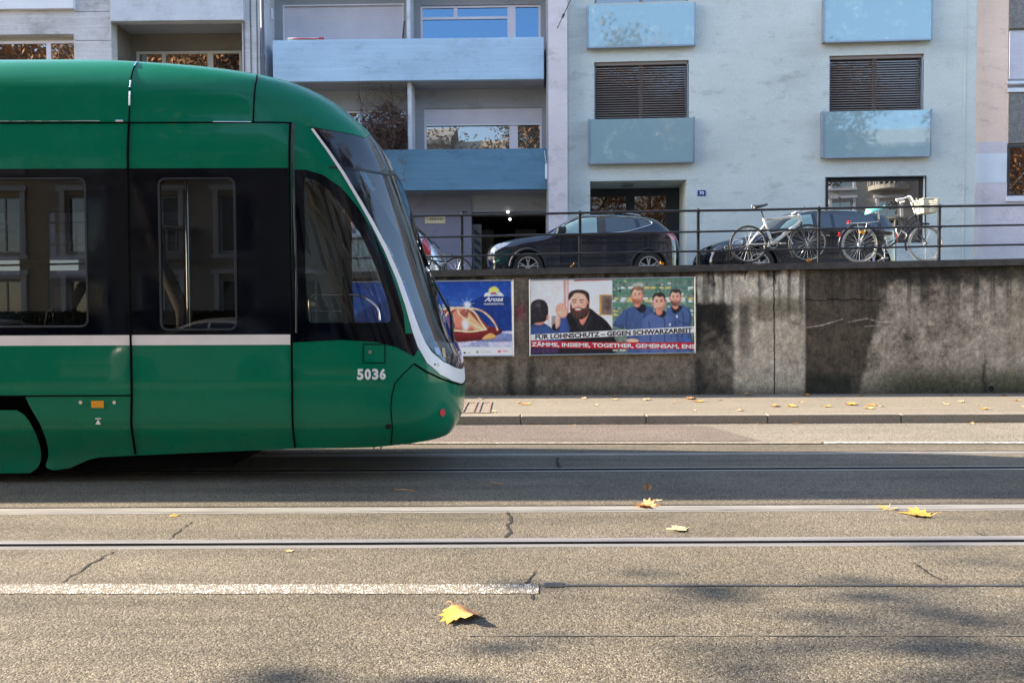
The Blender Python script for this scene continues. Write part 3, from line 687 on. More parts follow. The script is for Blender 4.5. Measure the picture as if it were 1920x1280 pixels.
# bogie: skirt and wheels
sk = S([(-40, 768)]+catmull([(30, 769), (46, 780), (60, 802), (71, 828), (76, 853), (71, 874), (56, 887)], 5)+[(-40, 888)]); a0 = -6.05
sk = [(a0+.25, sk[0][1]), (a0, sk[0][1]-.25), (a0+.1, sk[-1][1])]+sk[::-1][1:-1] if 0 else [(a0+.3, sk[0][1])]+sk[1:-1]+[(a0+.25, sk[-1][1]), (a0, .5)]
tpanel('bogie_skirt', sk[::-1], [], M['green'], tram, -.012, step=.1)
mb = MB().box(-12.4, -2.7, TY+.2, 2*TC-TY-.12, .13, .42).box(-2.7, -1.9, TY+.3, 2*TC-TY-.12, .32, .45).box(-6.3, -4.2, TY+.3, 2*TC-TY-.3, .2, .9); mb.build('underframe', M['dark'], tram)  # underframe, kept low and near-black to stand in for shade under the tram
mb = MB().box(-12.4, -1.75, TY+.1, 2*TC-TY-.1, .44, .50); mb.build('floor', M['dark'], tram)
for x in (-5.9, -4.75):
    for y in (TC-.62, TC+.5): mb = MB().disc((x, y, .3), (0, 1, 0), .0, .29, .12, 28); mb.build('wheel', M['dark'], tram)
# sand pipe wires hanging behind the nose
p = sz(700, 838); mb = MB()
for dx_ in (-.05, .02): mb.tube([(p[0]+dx_, TY+.35, .42), (p[0]+dx_+.01, TY+.3, .28), (p[0]+dx_+.06, TY+.33, .36)], .006, 5)
mb.build('cable', M['rubber'], tram)
# cab interior
cabt = []
zf = .5
def ybox(name, x0, x1, y0, y1, z0, z1, m, bev=.03): return MB().box(x0, x1, y0, y1, z0, z1).build(name, m, tram, bevel=bev)
xl = lambda p: sz(p, 560)[0]
ybox('dashboard', -1.62, -.95, TY+.35, 2*TC-TY-.35, .9, 1.42, M['rubber'], .06)
ybox('cab_bulkhead', -2.62, -2.55, TY+.75, 2*TC-TY-.12, .5, 3.3, mat('bulkhead', (.16, .15, .13), .7))
mb = MB().box(-2.33, -1.85, TC-.3, TC+.3, .95, 1.08).box(-2.36, -2.2, TC-.28, TC+.28, 1.0, 1.62).box(-2.34, -2.22, TC-.14, TC+.14, 1.66, 1.9); mb.build('driver_seat', mat('seat_dark', (.05, .05, .055), .8), tram, bevel=.05)
p0 = at(584, 557, TY+.07); mb = MB()
mb.tube(catmull([at(582, 603, TY+.06), at(583, 556, TY+.06), at(620, 553, TY+.06), at(668, 553, TY+.06), at(690, 562, TY+.06), at(708, 578, TY+.06), at(712, 600, TY+.06)], 6), .011, 8)
mb.tube([at(585, 584, TY+.06), at(650, 583, TY+.06)], .008, 8); mb.build('handrail', M['chrome'], tram, smooth=60)
# quarter pillar in the cab side window
pl_ = S([(640, 384), (650, 398), (654, 604), (641, 604)]); tpanel('cab_window_pillar', pl_, [], M['rubber'], tram, -.02, step=.1, both=False)
ybox('sun_blind', -2.5, -1.95, 2*TC-TY-.14, 2*TC-TY-.12, 1.5, 3.2, mat('blind_cloth', (.42, .40, .35), .8), 0)
ybox('ceiling', -12.4, -1.9, TY+.12, 2*TC-TY-.12, 3.36, 3.40, M['inner'], 0)
ybox('display_board', -1.95, -1.75, TC-.75, TC+.75, 3.0, 3.28, mat('led_board', (.03, .035, .07), .3), .02)
# wiper on the windscreen
mb = MB(); a = at(810, 520, 7.75); b = at(846, 590, 7.75); c = at(850, 640, 7.75)
mb.tube([a, at(826, 552, 7.73), b], .014, 6); mb.tube([b, at(847, 615, 7.72), c], .018, 6); mb.tube([at(838, 560, 7.74), at(848, 600, 7.72), at(850, 632, 7.73)], .006, 5); mb.build('wiper', M['rubber'], tram)
# saloon seats
M['seatbrown'] = mat('seat_wood', (.12, .065, .05), .5, var=.25); M['seatgrey'] = mat('seat_grey', (.32, .33, .33), .7)
def seat(x, y, m, dirn=1):
    mb = MB(); T = lambda a, b, c: (x+dirn*a, y+b, c)
    mb.box(-.22, .22, -.22, .22, .92, .98, T=T); mb.add([T(*q) for q in [(-.26, -.22, .98), (-.26, .22, .98), (-.20, .22, .98), (-.20, -.22, .98), (-.36, -.19, 1.66), (-.36, .19, 1.66), (-.31, .19, 1.66), (-.31, -.19, 1.66)]], [(0, 1, 2, 3), (4, 5, 6, 7), (0, 1, 5, 4), (1, 2, 6, 5), (2, 3, 7, 6), (3, 0, 4, 7)]); mb.box(-.05, .05, -.05, .05, .5, .92, T=T); mb.build('passenger_seat', m, tram, bevel=.02)
for x, d, m in ((-4.62, 1, 'seatgrey'), (-3.95, -1, 'seatbrown'), (-4.05, 1, 'seatbrown'), (-6.1, 1, 'seatgrey'), (-5.6, -1, 'seatbrown'), (-8, 1, 'seatgrey')):
    for y in (TY+.42, TC+.75): seat(x, y, M[m], d)
mb = MB()
for x in (-3.2, -5.2, -7.2): mb.tube([(x, TY+.5, .5), (x, TY+.5, 3.3)], .016, 8)
mb.build('grab_pole', M['chrome'], tram, smooth=60)
# half-seen sign on the far glass of the second window
mb = MB(); a = at(327, 562, TY+.06); b = at(343, 543, TY+.06); Plane(0, TY+.06, 0).text(mb, 'L(', a.x, b.x, a.z, b.z, 0, bold=.03); mb.build('window_sign', M['white'], tram)
# ================================================================= buildings
def plaster(name, col, dark=.78, light=1.1, smear=(.35, 1, 1.3), sc=.9, fine=.12, bmp=.25, streak=0):
    m, t, b = newmat(name); v = coords(t); n1 = noise(t, coords(t, smear), sc, 6, .7); n2 = noise(t, v, 35, 4, .7); n3 = noise(t, v, .35, 3); n4 = noise(t, coords(t, (.5, 1, 1)), 2.6, 6, .75)
    c = ramp(t, n1, [(.30, tuple(x*dark for x in col)), (.46, col), (.75, tuple(min(1, x*light) for x in col))])
    c = mix(t, 1., c, ramp(t, n3, [(.3, (.93,)*3), (.7, (1.06,)*3)]), 'MULTIPLY')
    c = mix(t, 1., c, ramp(t, n4, [(.33, (.80,)*3), (.45, (1,)*3)]), 'MULTIPLY')
    c = mix(t, 1., c, ramp(t, n2, [(.3, (1-fine,)*3), (.7, (1+fine,)*3)]), 'MULTIPLY')
    if streak: c = mix(t, 1., c, ramp(t, noise(t, coords(t, (.3, .3, 14)), 1.2, 4, .6), [(.3, (1-streak,)*3), (.55, (1, 1, 1)), (.72, (1+streak*2,)*3)]), 'MULTIPLY')
    t.links.new(c, b.inputs['Base Color']); b.inputs['Roughness'].default_value = .85; b.inputs['Specular IOR Level'].default_value = .3
    bump(t, b, n2, bmp, .01); return m
M['plgreen'] = plaster('plaster_green', (.57, .605, .575), .84)
M['pllav'] = plaster('plaster_lavender', (.66, .60, .62), .9)
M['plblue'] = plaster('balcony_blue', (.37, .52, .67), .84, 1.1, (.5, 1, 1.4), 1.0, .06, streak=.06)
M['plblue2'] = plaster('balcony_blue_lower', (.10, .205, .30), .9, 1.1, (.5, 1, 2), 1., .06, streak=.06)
M['plgrey'] = plaster('recess_grey', (.30, .31, .34), .9)
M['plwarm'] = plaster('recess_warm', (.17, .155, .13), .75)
M['concrete'] = plaster('board_concrete', (.53, .52, .525), .66, 1.18, (.8, 1, 1), 1.6, .1, streak=.08)
M['concblue'] = plaster('concrete_blue', (.52, .545, .60), .74, 1.15, (.8, 1, 1), 2, .1)
M['pink'] = plaster('plaster_pink', (.84, .62, .49), .95)
M['pebble'] = mat('pebble_dash', (.20, .19, .18), .9, var=.25, scale=9, bmp=1, bscale=45, fine=.7)
M['sill'] = mat('sill_white', (.68, .70, .75), .45, var=.06)
M['frame'] = mat('frame_lavender', (.70, .66, .72), .4, var=.06)
M['framedark'] = mat('frame_dark', (.02, .024, .03), .35, var=.1)
M['framecream'] = mat('frame_cream', (.42, .40, .34), .5, var=.1)
M['shut'] = mat('shutter_grey', (.58, .56, .62), .5, var=.07)
M['pane'] = mirror_glass('house_pane', (.015, .017, .018), .42)
M['paneblue'] = mirror_glass('house_pane_sky', (.01, .04, .10), .42, tint=(.42, .70, 1.))  # blue of the mirrored sky put into base colour and specular tint
M['pane2'] = mirror_glass('house_pane_curtain', (.09, .085, .075), .36)
M['glassblue'] = mirror_glass('balustrade_glass', (.26, .40, .43), .24, .015, .03, tint=(.8, .95, 1))
_gm = M['glassblue'].node_tree; _gb = _gm.nodes['Principled BSDF']
_n = noise(_gm, coords(_gm, (.8, .8, .8)), 3.2, 7, .72); _gm.links.new(ramp(_gm, _n, [(.54, (.26, .39, .43)), (.64, (.33, .46, .48)), (.72, (.62, .70, .68))]), _gb.inputs['Base Color'])
M['alu'] = mat('aluminium', (.30, .35, .40), .4, .6)
M['slat'] = mat('blind_slat', (.24, .195, .175), .6, 0, .08)
M['darkroom'] = mat('dark_interior', (.012, .013, .016), .9)
M['pipe'] = mat('downpipe', (.10, .10, .13), .5)
def frame_mb(pl, s0, s1, z0, z1, d, w=.055, dep=.06, vs=(), hs=()):
    mb = MB(); pl.box(mb, s0, s0+w, d, d+dep, z0, z1); pl.box(mb, s1-w, s1, d, d+dep, z0, z1); pl.box(mb, s0+w, s1-w, d, d+dep-.002, z0, z0+w); pl.box(mb, s0+w, s1-w, d, d+dep-.002, z1-w, z1)
    for a, ww in vs: pl.box(mb, a-ww/2, a+ww/2, d, d+dep-.004, z0+w, z1-w)
    for z, a, b, ww in hs: pl.box(mb, a, b, d, d+dep-.006, z-ww/2, z+ww/2)
    return mb
def window(par, pl, s0, s1, z0, z1, d, fm, pm='pane', w=.055, vs=(), hs=(), name='window'):
    o = frame_mb(pl, s0, s1, z0, z1, d, w, .06, vs, hs).build(name, M[fm], par)
    cuts = [s0+.01]+[a for a, _ in vs]+[s1-.01]
    for a, b in zip(cuts[:-1], cuts[1:]):
        mb = MB(); pl.box(mb, a, b, d+.01, d+.025, z0+.01, z1-.01); mb.build('pane', M[pm], o)
    return o
def slats(pl, s0, s1, z0, z1, d, pitch=.06, tilt=.022, th=.006, w=.05):
    mb = MB(); z = z0+.02
    while z < z1-.02:
        mb.add([pl(s0, d, z), pl(s1, d, z), pl(s1, d+w, z-tilt), pl(s0, d+w, z-tilt), pl(s0, d, z+th), pl(s1, d, z+th), pl(s1, d+w, z-tilt+th), pl(s0, d+w, z-tilt+th)], [(0, 1, 2, 3), (4, 5, 6, 7), (3, 2, 6, 7), (0, 1, 5, 4), (1, 2, 6, 5), (0, 3, 7, 4)]); z += pitch
    return mb
def roller(pl, s0, s1, z0, z1, d, pitch=.05):
    mb = MB(); z = z0
    while z < z1-1e-3: pl.box(mb, s0, s1, d, d+.012, z+.004, min(z+pitch, z1)); z += pitch
    pl.box(mb, s0, s1, d-.01, d+.002, z0, z1); return mb
# ---------------------------------------------------------------- green house, number 70
PC = Plane(6.6, 20.0, 3.5); q0 = PC.uv(1063, 300)[0]; q1 = PC.uv(1829, 300)[0]
t = thing('apartment_building', 'pale green rendered house with glass balustrades and the blue number 70', 'building', tuple(PC(0, 0, 2.2)))
HOL = {}
HOL['tl'] = PC.rect(1115, -108, 1292, 2); HOL['ml'] = PC.rect(1114, 117, 1291.5, 222); HOL['door'] = PC.rect(1106.5, 340, 1287, 520)
HOL['tr'] = PC.rect(1557, -125, 1734, -8); HOL['mr'] = PC.rect(1555, 105, 1732, 208); HOL['gr'] = PC.rect(1550, 334.5, 1733, 455)
mb = MB(); PC.wall(mb, q0, q1, 1.5, 14.5, [h for k, h in HOL.items() if k != 'door'], 0, .20)
mb2 = MB(); PC.wall(mb2, q0, q1, 1.5, 14.5, list(HOL.values()), 0, .20)
dr = HOL['door']; PC.box(mb2, dr[0], dr[1], -1.3, -.2, dr[3], dr[3]+.1); PC.box(mb2, dr[1], dr[1]+.1, -1.3, -.2, 1.5, dr[3]); PC.box(mb2, dr[0]-.1, dr[0], -1.3, -.2, 1.5, dr[3]); PC.box(mb2, q0, q1, -.9, -.5, 14.3, 14.5)
PC.box(mb2, q0, dr[0]-.12, -.6, -.3, 1.5, 14.4); 
mb2.build('wall', M['plgreen'], t)
a = PC.uv(1806, 300)[0]; mb = MB(); PC.box(mb, a, a+.035, .0, .012, 1.5, 14.4); PC.box(mb, PC.uv(1066, 300)[0], PC.uv(1066, 300)[0]+.02, 0, .01, 1.5, 14.4); mb.build('wall_joint', M['plgreen'], t)
for k in ('tl', 'ml', 'tr', 'mr'):
    h = HOL[k]; mid = (h[0]+h[1])/2; ww = .10
    o = window(t, PC, h[0]+.0, h[1]-.0, h[2]-.3, h[3], -.20, 'framedark' if 0 else 'slat', 'pane', .05, [(mid, ww)], name='window')
    if k[0] == 'm':
        mb = slats(PC, h[0]+.04, h[1]-.06, h[2]+.02, h[3]-.09, -.125, .062, .033); PC.box(mb, h[0]+.02, h[1]-.03, -.13, -.05, h[3]-.08, h[3]-.01); PC.box(mb, h[0]+.03, h[1]-.05, -.10, -.08, h[2]-.01, h[2]+.03)
        mb.build('blind', M['slat'], o)
        mb = MB(); PC.box(mb, h[1]-.045, h[1]-.02, -.13, -.02, h[2], h[3]-.09); mb.build('blind_rail', M['alu'], o); mb = MB(); PC.box(mb, h[0]+.008, h[0]+.028, -.13, -.02, h[2], h[3]-.09); mb.build('blind_rail', M['alu'], o)
for (x0, y0, x1, y1) in ((1103, 6-.0, 1302, 83), (1105, 224.5, 1300, 302), (1547, -4, 1746, 72.5), (1544, 210, 1744, 290.5)):
    g0, g1, gz0, gz1 = PC.rect(x0, y0, x1, y1, .14)
    if y0 < 10: gz1 = gz0+1.07
    mb = MB(); PC.box(mb, g0, g1, .13, .146, gz0, gz1); o = mb.build('balustrade_glass', M['glassblue'], t)
    mb = MB(); PC.box(mb, g0-.035, g0-.004, .01, .16, gz0-.02, gz1+.015); PC.box(mb, g1+.004, g1+.035, .01, .16, gz0-.02, gz1+.015); PC.box(mb, g0-.0, g1+.0, .10, .165, gz0-.045, gz0-.004); mb.build('balustrade_frame', M['alu'], t)
mb = MB(); PC.box(mb, dr[0], dr[1], -1.22, -1.2, 1.5, dr[3]); mb.build('entrance_back', M['framedark'], t)
d0 = PC.rect(1106, 372, 1172, 520, -1.15); d1 = PC.rect(1190, 370, 1248, 520, -1.15)
o = window(t, PC, dr[0]+.0, PC.uv(1255, 400, -1.15)[0], 1.8, PC.uv(1180, 362, -1.15)[1], -1.2, 'framedark', 'pane', .09, [(PC.uv(1182, 400, -1.15)[0], .24)], name='entrance_door')
mb = MB(); p = PC.uv(1184, 350, -.5); mb.disc(PC(p[0]-.1, -.55, dr[3]-.05), (0, 0, 1), 0, .17, .05, 24); mb.build('ceiling_lamp', M['grey'], t)
h = HOL['gr']; o = window(t, PC, h[0], h[1], h[2], h[3], -.16, 'framedark', 'pane', .075, [])
mb = MB(); PC.box(mb, h[0]-.01, h[1]+.01, -.19, .012, h[3]-.0, h[3]+.03); PC.box(mb, h[0]-.03, h[0]-.001, -.15, .012, h[2], h[3]+.03); PC.box(mb, h[1]+.001, h[1]+.03, -.15, .012, h[2], h[3]+.03); mb.build('window_surround', M['framedark'], t)
a = PC.rect(1308, 357, 1323, 367.5); t2 = thing('house_number_sign', 'small blue enamel plate with the white number 70 beside the entrance', 'sign', tuple(PC((a[0]+a[1])/2, 0, (a[2]+a[3])/2)))
mb = MB(); PC.box(mb, a[0], a[1], .001, .012, a[2], a[3]); mb.build('plate', mat('enamel_blue', (.012, .035, .20), .3), t2)
mb = MB(); PC.text(mb, '70', a[0]+.045, a[1]-.045, a[2]+.035, a[3]-.03, .0135, bold=.03); mb.build('number', M['sill'], t2)
# span wire
t2 = thing('span_wire', 'thin overhead span wire fixed to the house front', 'wire', tuple(PC(*PC.uv(1045, 52)[:1], 0, PC.uv(1045, 52)[1])))
a = at(1045, 53, 20.1); b = at(1070, 0, 17.0); mb = MB().tube([a, a.lerp(b, .5), b+(b-a)*1.5], .012, 5); mb.build('wire', M['rubber'], t2)
mb = MB(); mb.tube([a.lerp(b, .42), a.lerp(b, .52)], .03, 6); mb.build('insulator', M['rubber'], t2); mb = MB().box(a.x-.05, a.x+.05, a.y-.03, a.y+.2, a.z-.04, a.z+.04); mb.build('bracket', M['rubber'], t2)
# ---------------------------------------------------------------- blue balcony house, number 72
PB_ = Plane(-2.7, 21.05, 1.3); FD = .85
t = thing('apartment_building', 'grey house with long blue concrete balconies and a garage entrance, number 72', 'building', tuple(PB_(0, 0, 2.2)))
b0 = PB_.uv(497, 300)[0]; b1 = PB_.uv(1024, 300)[0]
sh3 = PB_.rect(530, 10, 757, 80); w3 = PB_.rect(788, 11, 1014, 75); w2 = PB_.rect(795, 204, 1016, 300); w2l = PB_.rect(640, 208, 762, 300); gar = PB_.rect(884, 404, 1024, 520)
fx = .42
mb = MB(); PB_.wall(mb, b0-.1, b1+.1, 1.5, 14.4, [sh3, w3, w2, w2l, gar], 0, .12)
mb.build('wall', M['plgrey'], t)
# slabs with soffits
def slab(zb, zt_, mats, lab=None):
    pass
f_top = PB_.rect(511, 76, 1020, 148, FD); f_low = PB_.rect(511, 283, 1026, 355, FD)
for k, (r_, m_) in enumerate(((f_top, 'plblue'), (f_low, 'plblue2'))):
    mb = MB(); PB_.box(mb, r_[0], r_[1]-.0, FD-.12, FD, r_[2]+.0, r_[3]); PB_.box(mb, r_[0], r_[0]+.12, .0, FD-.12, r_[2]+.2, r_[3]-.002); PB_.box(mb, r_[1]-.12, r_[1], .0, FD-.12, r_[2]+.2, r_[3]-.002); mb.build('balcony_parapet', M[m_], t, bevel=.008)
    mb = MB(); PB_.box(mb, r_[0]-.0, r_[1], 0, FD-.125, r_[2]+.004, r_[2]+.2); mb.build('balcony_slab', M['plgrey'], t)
r3 = f_top[2]+(f_top[2]-f_low[2]); mb = MB(); PB_.box(mb, f_top[0], f_top[1], 0, FD, r3, r3+1.1); mb.build('balcony_parapet', M['plblue'], t)
# fins between the bays
fa = PB_.rect(762, 0, 768, 76, FD-.2); fb = PB_.rect(764, 152, 771, 283, FD-.2)
mb = MB(); PB_.box(mb, fa[0], fa[1]+.02, 0, FD-.2, f_top[2]+.2, r3); PB_.box(mb, fb[0], fb[1]+.02, 0, FD-.2, f_low[2]+.2, f_top[2]); mb.build('dividing_fin', M['concblue'], t)
# side walls
mb = MB(); PB_.box(mb, b1, b1+.1, 0, FD+.05, 1.5, 14.4); mb.build('side_wall', M['plgrey'], t)
mb = MB(); s_ = PB_.uv(1030, 300, FD+.06)[0]; s1_ = PC.uv(1063, 300)[0]; PB_.box(mb, PB_.uv(1028.5, 300, FD+.06)[0], PB_.uv(1064, 300, FD+.06)[0], 0, FD+.06, 1.5, 14.5); mb.build('pilaster', M['pllav'], t)
mb = MB(); PB_.box(mb, PB_.uv(497, 100, FD)[0]-.02, b0+.05, 0, FD-.1, 1.5, 14.4); mb.build('side_wall', M['concblue'], t)
# third floor: closed roller shutter and the window
roller(PB_, sh3[0], sh3[1], sh3[2]-.5, sh3[3], -.08, .055).build('roller_shutter', M['shut'], t)
mb = frame_mb(PB_, sh3[0]-.02, sh3[1]+.02, sh3[2]-.5, sh3[3]+.02, -.06, .05); mb.build('shutter_frame', M['frame'], t)
vs = [PB_.uv(954, 0)[0]+.0, ]; xv = PB_.uv(959, 40)[0]; ztr = PB_.uv(870, 33)[1]; xm = PB_.uv(854, 20)[0]
o = window(t, PB_, w3[0], w3[1], w3[2]-.4, w3[3], -.1, 'frame', 'paneblue', .06, [(xv, .22)], [(ztr, w3[0]+.06, xv-.11, .07)])
mb = MB(); PB_.box(mb, xm-.05, xm+.05, -.09, -.045, ztr+.03, w3[3]-.06); mb.build('glazing_bar', M['frame'], o)
# second floor
o = window(t, PB_, w2[0], w2[1], w2[2]-.4, w2[3]-.0, -.1, 'frame', 'pane2', .055, [(PB_.uv(963, 250)[0], .23)])
zs = PB_.uv(900, 233)[1]; roller(PB_, w2[0]+.05, w2[1]-.05, zs, w2[3]-.02, -.035, .045).build('roller_shutter', M['shut'], o)
mb = MB(); PB_.box(mb, w2[0]+.03, w2[1]-.03, -.04, -.01, zs-.03, zs); mb.build('shutter_rail', M['sill'], o)
o = window(t, PB_, w2l[0], w2l[1], w2l[2]-.4, w2l[3], -.1, 'frame', 'pane', .05, [], [(PB_.uv(700, 230)[1], w2l[0]+.05, w2l[1]-.05, .05)])
# ground floor: lavender wall, garage opening
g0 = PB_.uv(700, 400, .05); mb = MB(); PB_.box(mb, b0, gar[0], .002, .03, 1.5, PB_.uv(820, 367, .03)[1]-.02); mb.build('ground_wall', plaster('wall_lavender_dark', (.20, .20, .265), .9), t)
mb = MB(); PB_.box(mb, gar[0]+.01, gar[1]-.01, .0, .06, gar[3], PB_.uv(950, 398)[1]); mb.build('garage_lintel', M['framedark'], t)
mb = MB(); PB_.box(mb, gar[0]-.1, gar[1]+.1, -3.2, -3.1, 1.5, gar[3]+.2); PB_.box(mb, gar[0]-.1, gar[1]+.1, -3.1, -.12, gar[3]+.01, gar[3]+.2); PB_.box(mb, gar[0]-.1, gar[0], -3.1, -.12, 1.5, gar[3]); PB_.box(mb, gar[1], gar[1]+.1, -3.1, -.12, 1.5, gar[3]); mb.build('garage_interior', M['darkroom'], t)
c = PB_.rect(885, 421, 903, 500, -.3); mb = MB(); PB_.box(mb, c[0], c[1], -.4, -.25, 1.6, c[3]); mb.build('garage_jamb', mat('jamb', (.17, .165, .16), .7), t)
mb = MB()
for k in range(5):
    z = c[3]-.15-.25*k; mb.add([PB_(c[1]-.20, -.248, z-.10), PB_(c[1]-.02, -.248, z-.25), PB_(c[1]-.02, -.248, z-.13), PB_(c[1]-.20, -.248, z+.02)], [(0, 1, 2, 3)])
mb.build('hazard_stripes', M['framedark'], t)
for x, y in ((953, 401), (956, 411)):
    p = PB_.uv(x, y, -.3); mb = MB().disc(PB_(p[0], -.3 if y > 405 else .062, p[1]), tuple(-PB_.n), 0, .035, -.02, 12); o = mb.build('ceiling_lamp', None or bpy.data.materials.get('lamp_lit') or (lambda m: (m[2].inputs['Emission Color'].__setattr__('default_value', (1, .97, .9, 1)), m[2].inputs['Emission Strength'].__setattr__('default_value', 2.), m[0])[2])(newmat('lamp_lit')), t)
M['crate'] = mat('crate_wood', (.20, .17, .12), .8, var=.3, scale=4)
for i, (x0, y0, x1, y1, lab) in enumerate(((902, 431, 926, 520, 'tall pale cardboard box just inside the dark garage entrance'), (966, 430, 1006, 446, 'long flat pale box lying deep inside the dark garage'))):
    r_ = PB_.rect(x0, y0, x1, y1, -1.6-.5*i); t3 = thing('cardboard_box', lab, 'box', tuple(PB_(r_[0], -2, r_[2])))
    mb = MB(); PB_.box(mb, r_[0], r_[1], -2.-.5*i, -1.6-.5*i, r_[2] if i == 0 else 2.3, r_[3]); mb.build('carton', M['crate'], t3, bevel=.01); mb = MB(); PB_.box(mb, (r_[0]+r_[1])/2-.03, (r_[0]+r_[1])/2+.03, -1.6-.5*i, -1.597-.5*i, 2.3, r_[3]); mb.build('tape', M['grey'], t3)
a = PB_.rect(797, 406, 835, 419, .035); t2 = thing('wall_sign', 'small cream sign with brown writing on the lavender wall left of the garage', 'sign', tuple(PB_(a[0], .03, a[2])))
mb = MB(); PB_.box(mb, a[0], a[1], .031, .05, a[2], a[3]); mb.build('plate', mat('sign_cream', (.62, .54, .36), .5), t2); mb = MB(); PB_.box(mb, a[0]+.02, a[1]-.02, .0505, .0525, a[2]+.085, a[3]-.035); mb.build('inset', mat('sign_tan', (.42, .36, .25), .5), t2)
mb = MB()
for k, x in enumerate((.15, .20, .25, .30, .37, .42, .47)): PB_.box(mb, a[0]+x-.012, a[0]+x+.012, .053, .054, a[2]+.10, a[3]-.045)
mb.build('writing', M['framedark'], t2)
a = PB_.rect(866, 396, 876, 405, .035); t2 = thing('house_number', 'black number 72 on the grey wall by the garage', 'sign', tuple(PB_(a[0], .03, a[2]))); mb = MB(); PB_.text(mb, '72', a[0], a[1], a[2], a[3], .036, bold=.03); mb.build('number', M['rubber'], t2)
# red and white rolled thing on the parapet, small light and bar
a = PB_.uv(540, 76, FD-.06); b = PB_.uv(606, 74.5, FD-.06); t2 = thing('rolled_awning', 'red and white rolled cloth lying on the upper blue balcony parapet', 'rolled cloth', tuple(PB_(a[0], FD-.06, a[1])))
mb = MB().tube([PB_(a[0]+(b[0]-a[0])*k/6, FD-.06+.01*math.sin(k), f_top[3]+.045+.008*math.sin(k*2)) for k in range(7)], .035, 8); mb.build('cloth', mat('cloth_white', (.62, .55, .55), .7), t2, smooth=60)
mb = MB().tube([PB_(a[0]+(b[0]-a[0])*(.15+.75*k/6), FD-.022+.012*math.sin(k), f_top[3]+.04) for k in range(7)], .014, 6); mb.tube([PB_(b[0]-.1, FD-.06, f_top[3]+.05), PB_(b[0]+.01, FD-.06, f_top[3]+.05)], .039, 8); mb.build('cloth_edge', mat('cloth_red', (.45, .05, .06), .7), t2, smooth=60)
mb = MB(); p = PB_.uv(759, 60, .3); mb.tube([PB_(PB_.uv(752, 78, .1)[0], .1, PB_.uv(752, 78, .1)[1]-.4), PB_(PB_.uv(758, 40, .1)[0], .1, PB_.uv(758, 40, .1)[1])], .02, 6); mb.build('awning_arm', M['rubber'], t)
mb = MB(); p = PB_.uv(513, 30, .2); PB_.box(mb, p[0]-.02, p[0]+.03, .3, .35, p[1]-.15, p[1]+.15); mb.build('outside_lamp', M['sill'], t)
a = PB_.rect(1022, 308, 1026, 336, FD+.0); mb = MB(); PB_.box(mb, a[0], a[1], FD+.001, FD+.05, a[2], a[3]); mb.tube([PB_(a[0]+.03, FD+.03, a[3]), PB_(a[0]-.02, FD+.02, a[3]+.35)], .008, 5); mb.build('cable_box', M['sill'], t)
# downpipe
t2 = thing('downpipe', 'dark vertical rainwater pipe between the concrete house and the blue balcony house', 'pipe', tuple(PB_(b0, FD, 2.2)))
x = PB_.uv(492, 60, FD)[0]; mb = MB().tube([PB_(x, FD, 1.8), PB_(x, FD, 14)], .045, 12); mb.build('pipe', M['pipe'], t2, smooth=60)
for z in (4.2, 6.6, 8.5, 11): mb = MB().tube([PB_(x, FD, z), PB_(x, FD, z+.06)], .06, 12); mb.build('clamp', M['pipe'], t2)
# dry climbing shrub on the balcony
p0 = PB_.uv(728, 283, .45); base = PB_(p0[0], .45, f_low[2]+.25)
t2 = thing('dry_shrub', 'brown leafless climbing shrub on the lower blue balcony', 'plant', tuple(base))
M['twig'] = mat('twig', (.085, .052, .04), .8, var=.4, scale=12); M['dryleaf'] = mat('dry_leaf', (.115, .055, .038), .8, var=.5, scale=15)
rs = random.Random(3); mb = MB()
def grow(p, d, L, r, lev):
    n = 7; P = [p]
    for i in range(n):
        d = (d+Vector((rs.gauss(0, .22), rs.gauss(0, .13), rs.gauss(0, .2)-.04*(lev > 0)))).normalized(); p = p+d*L/n
        q = PB_.uv(*proj(tuple(p))) if 0 else None
        P.append(p)
    mb.tube(P, [r*(1-.6*i/n) for i in range(n+1)], 4)
    if lev < 3:
        for k in range([9, 7, 5][lev]):
            i = rs.randint(1, n); grow(P[i], (d+Vector((rs.gauss(0, .9), rs.gauss(0, .4), rs.gauss(0, .7)))).normalized(), L*rs.uniform(.35, .6), r*.6, lev+1)
for k in range(9):
    x = rs.uniform(-.42, .42); grow(base+Vector((x, rs.uniform(-.1, .1), 0)), Vector((rs.gauss(0, .12), 0, 1)), rs.uniform(1.9, 2.6), .014, 0)
xl_ = PB_.uv(690, 200, .45)[0]; xr_ = PB_.uv(764, 200, .45)[0]
mb.v = [tuple(Vector((max(min(p[0], base.x+.58), base.x-.62), p[1], p[2]))) for p in mb.v]; mb.build('twigs', M['twig'], t2)
mb = MB()
for k in range(5200):
    x = rs.uniform(-.52, .48); z = .5+rs.random()**.9*1.75*(1-.45*abs(x)); y = rs.uniform(-.16, .16); c = base+Vector((x, y, z)); s_ = rs.uniform(.012, .034); u = Vector((rs.gauss(0, 1), rs.gauss(0, 1), rs.gauss(0, 1))).normalized(); v_ = u.orthogonal().normalized()
    mb.quad(c-u*s_, c+v_*s_*.6, c+u*s_, c-v_*s_*.6)
mb.build('dry_leaves', M['dryleaf'], t2, recalc=False)
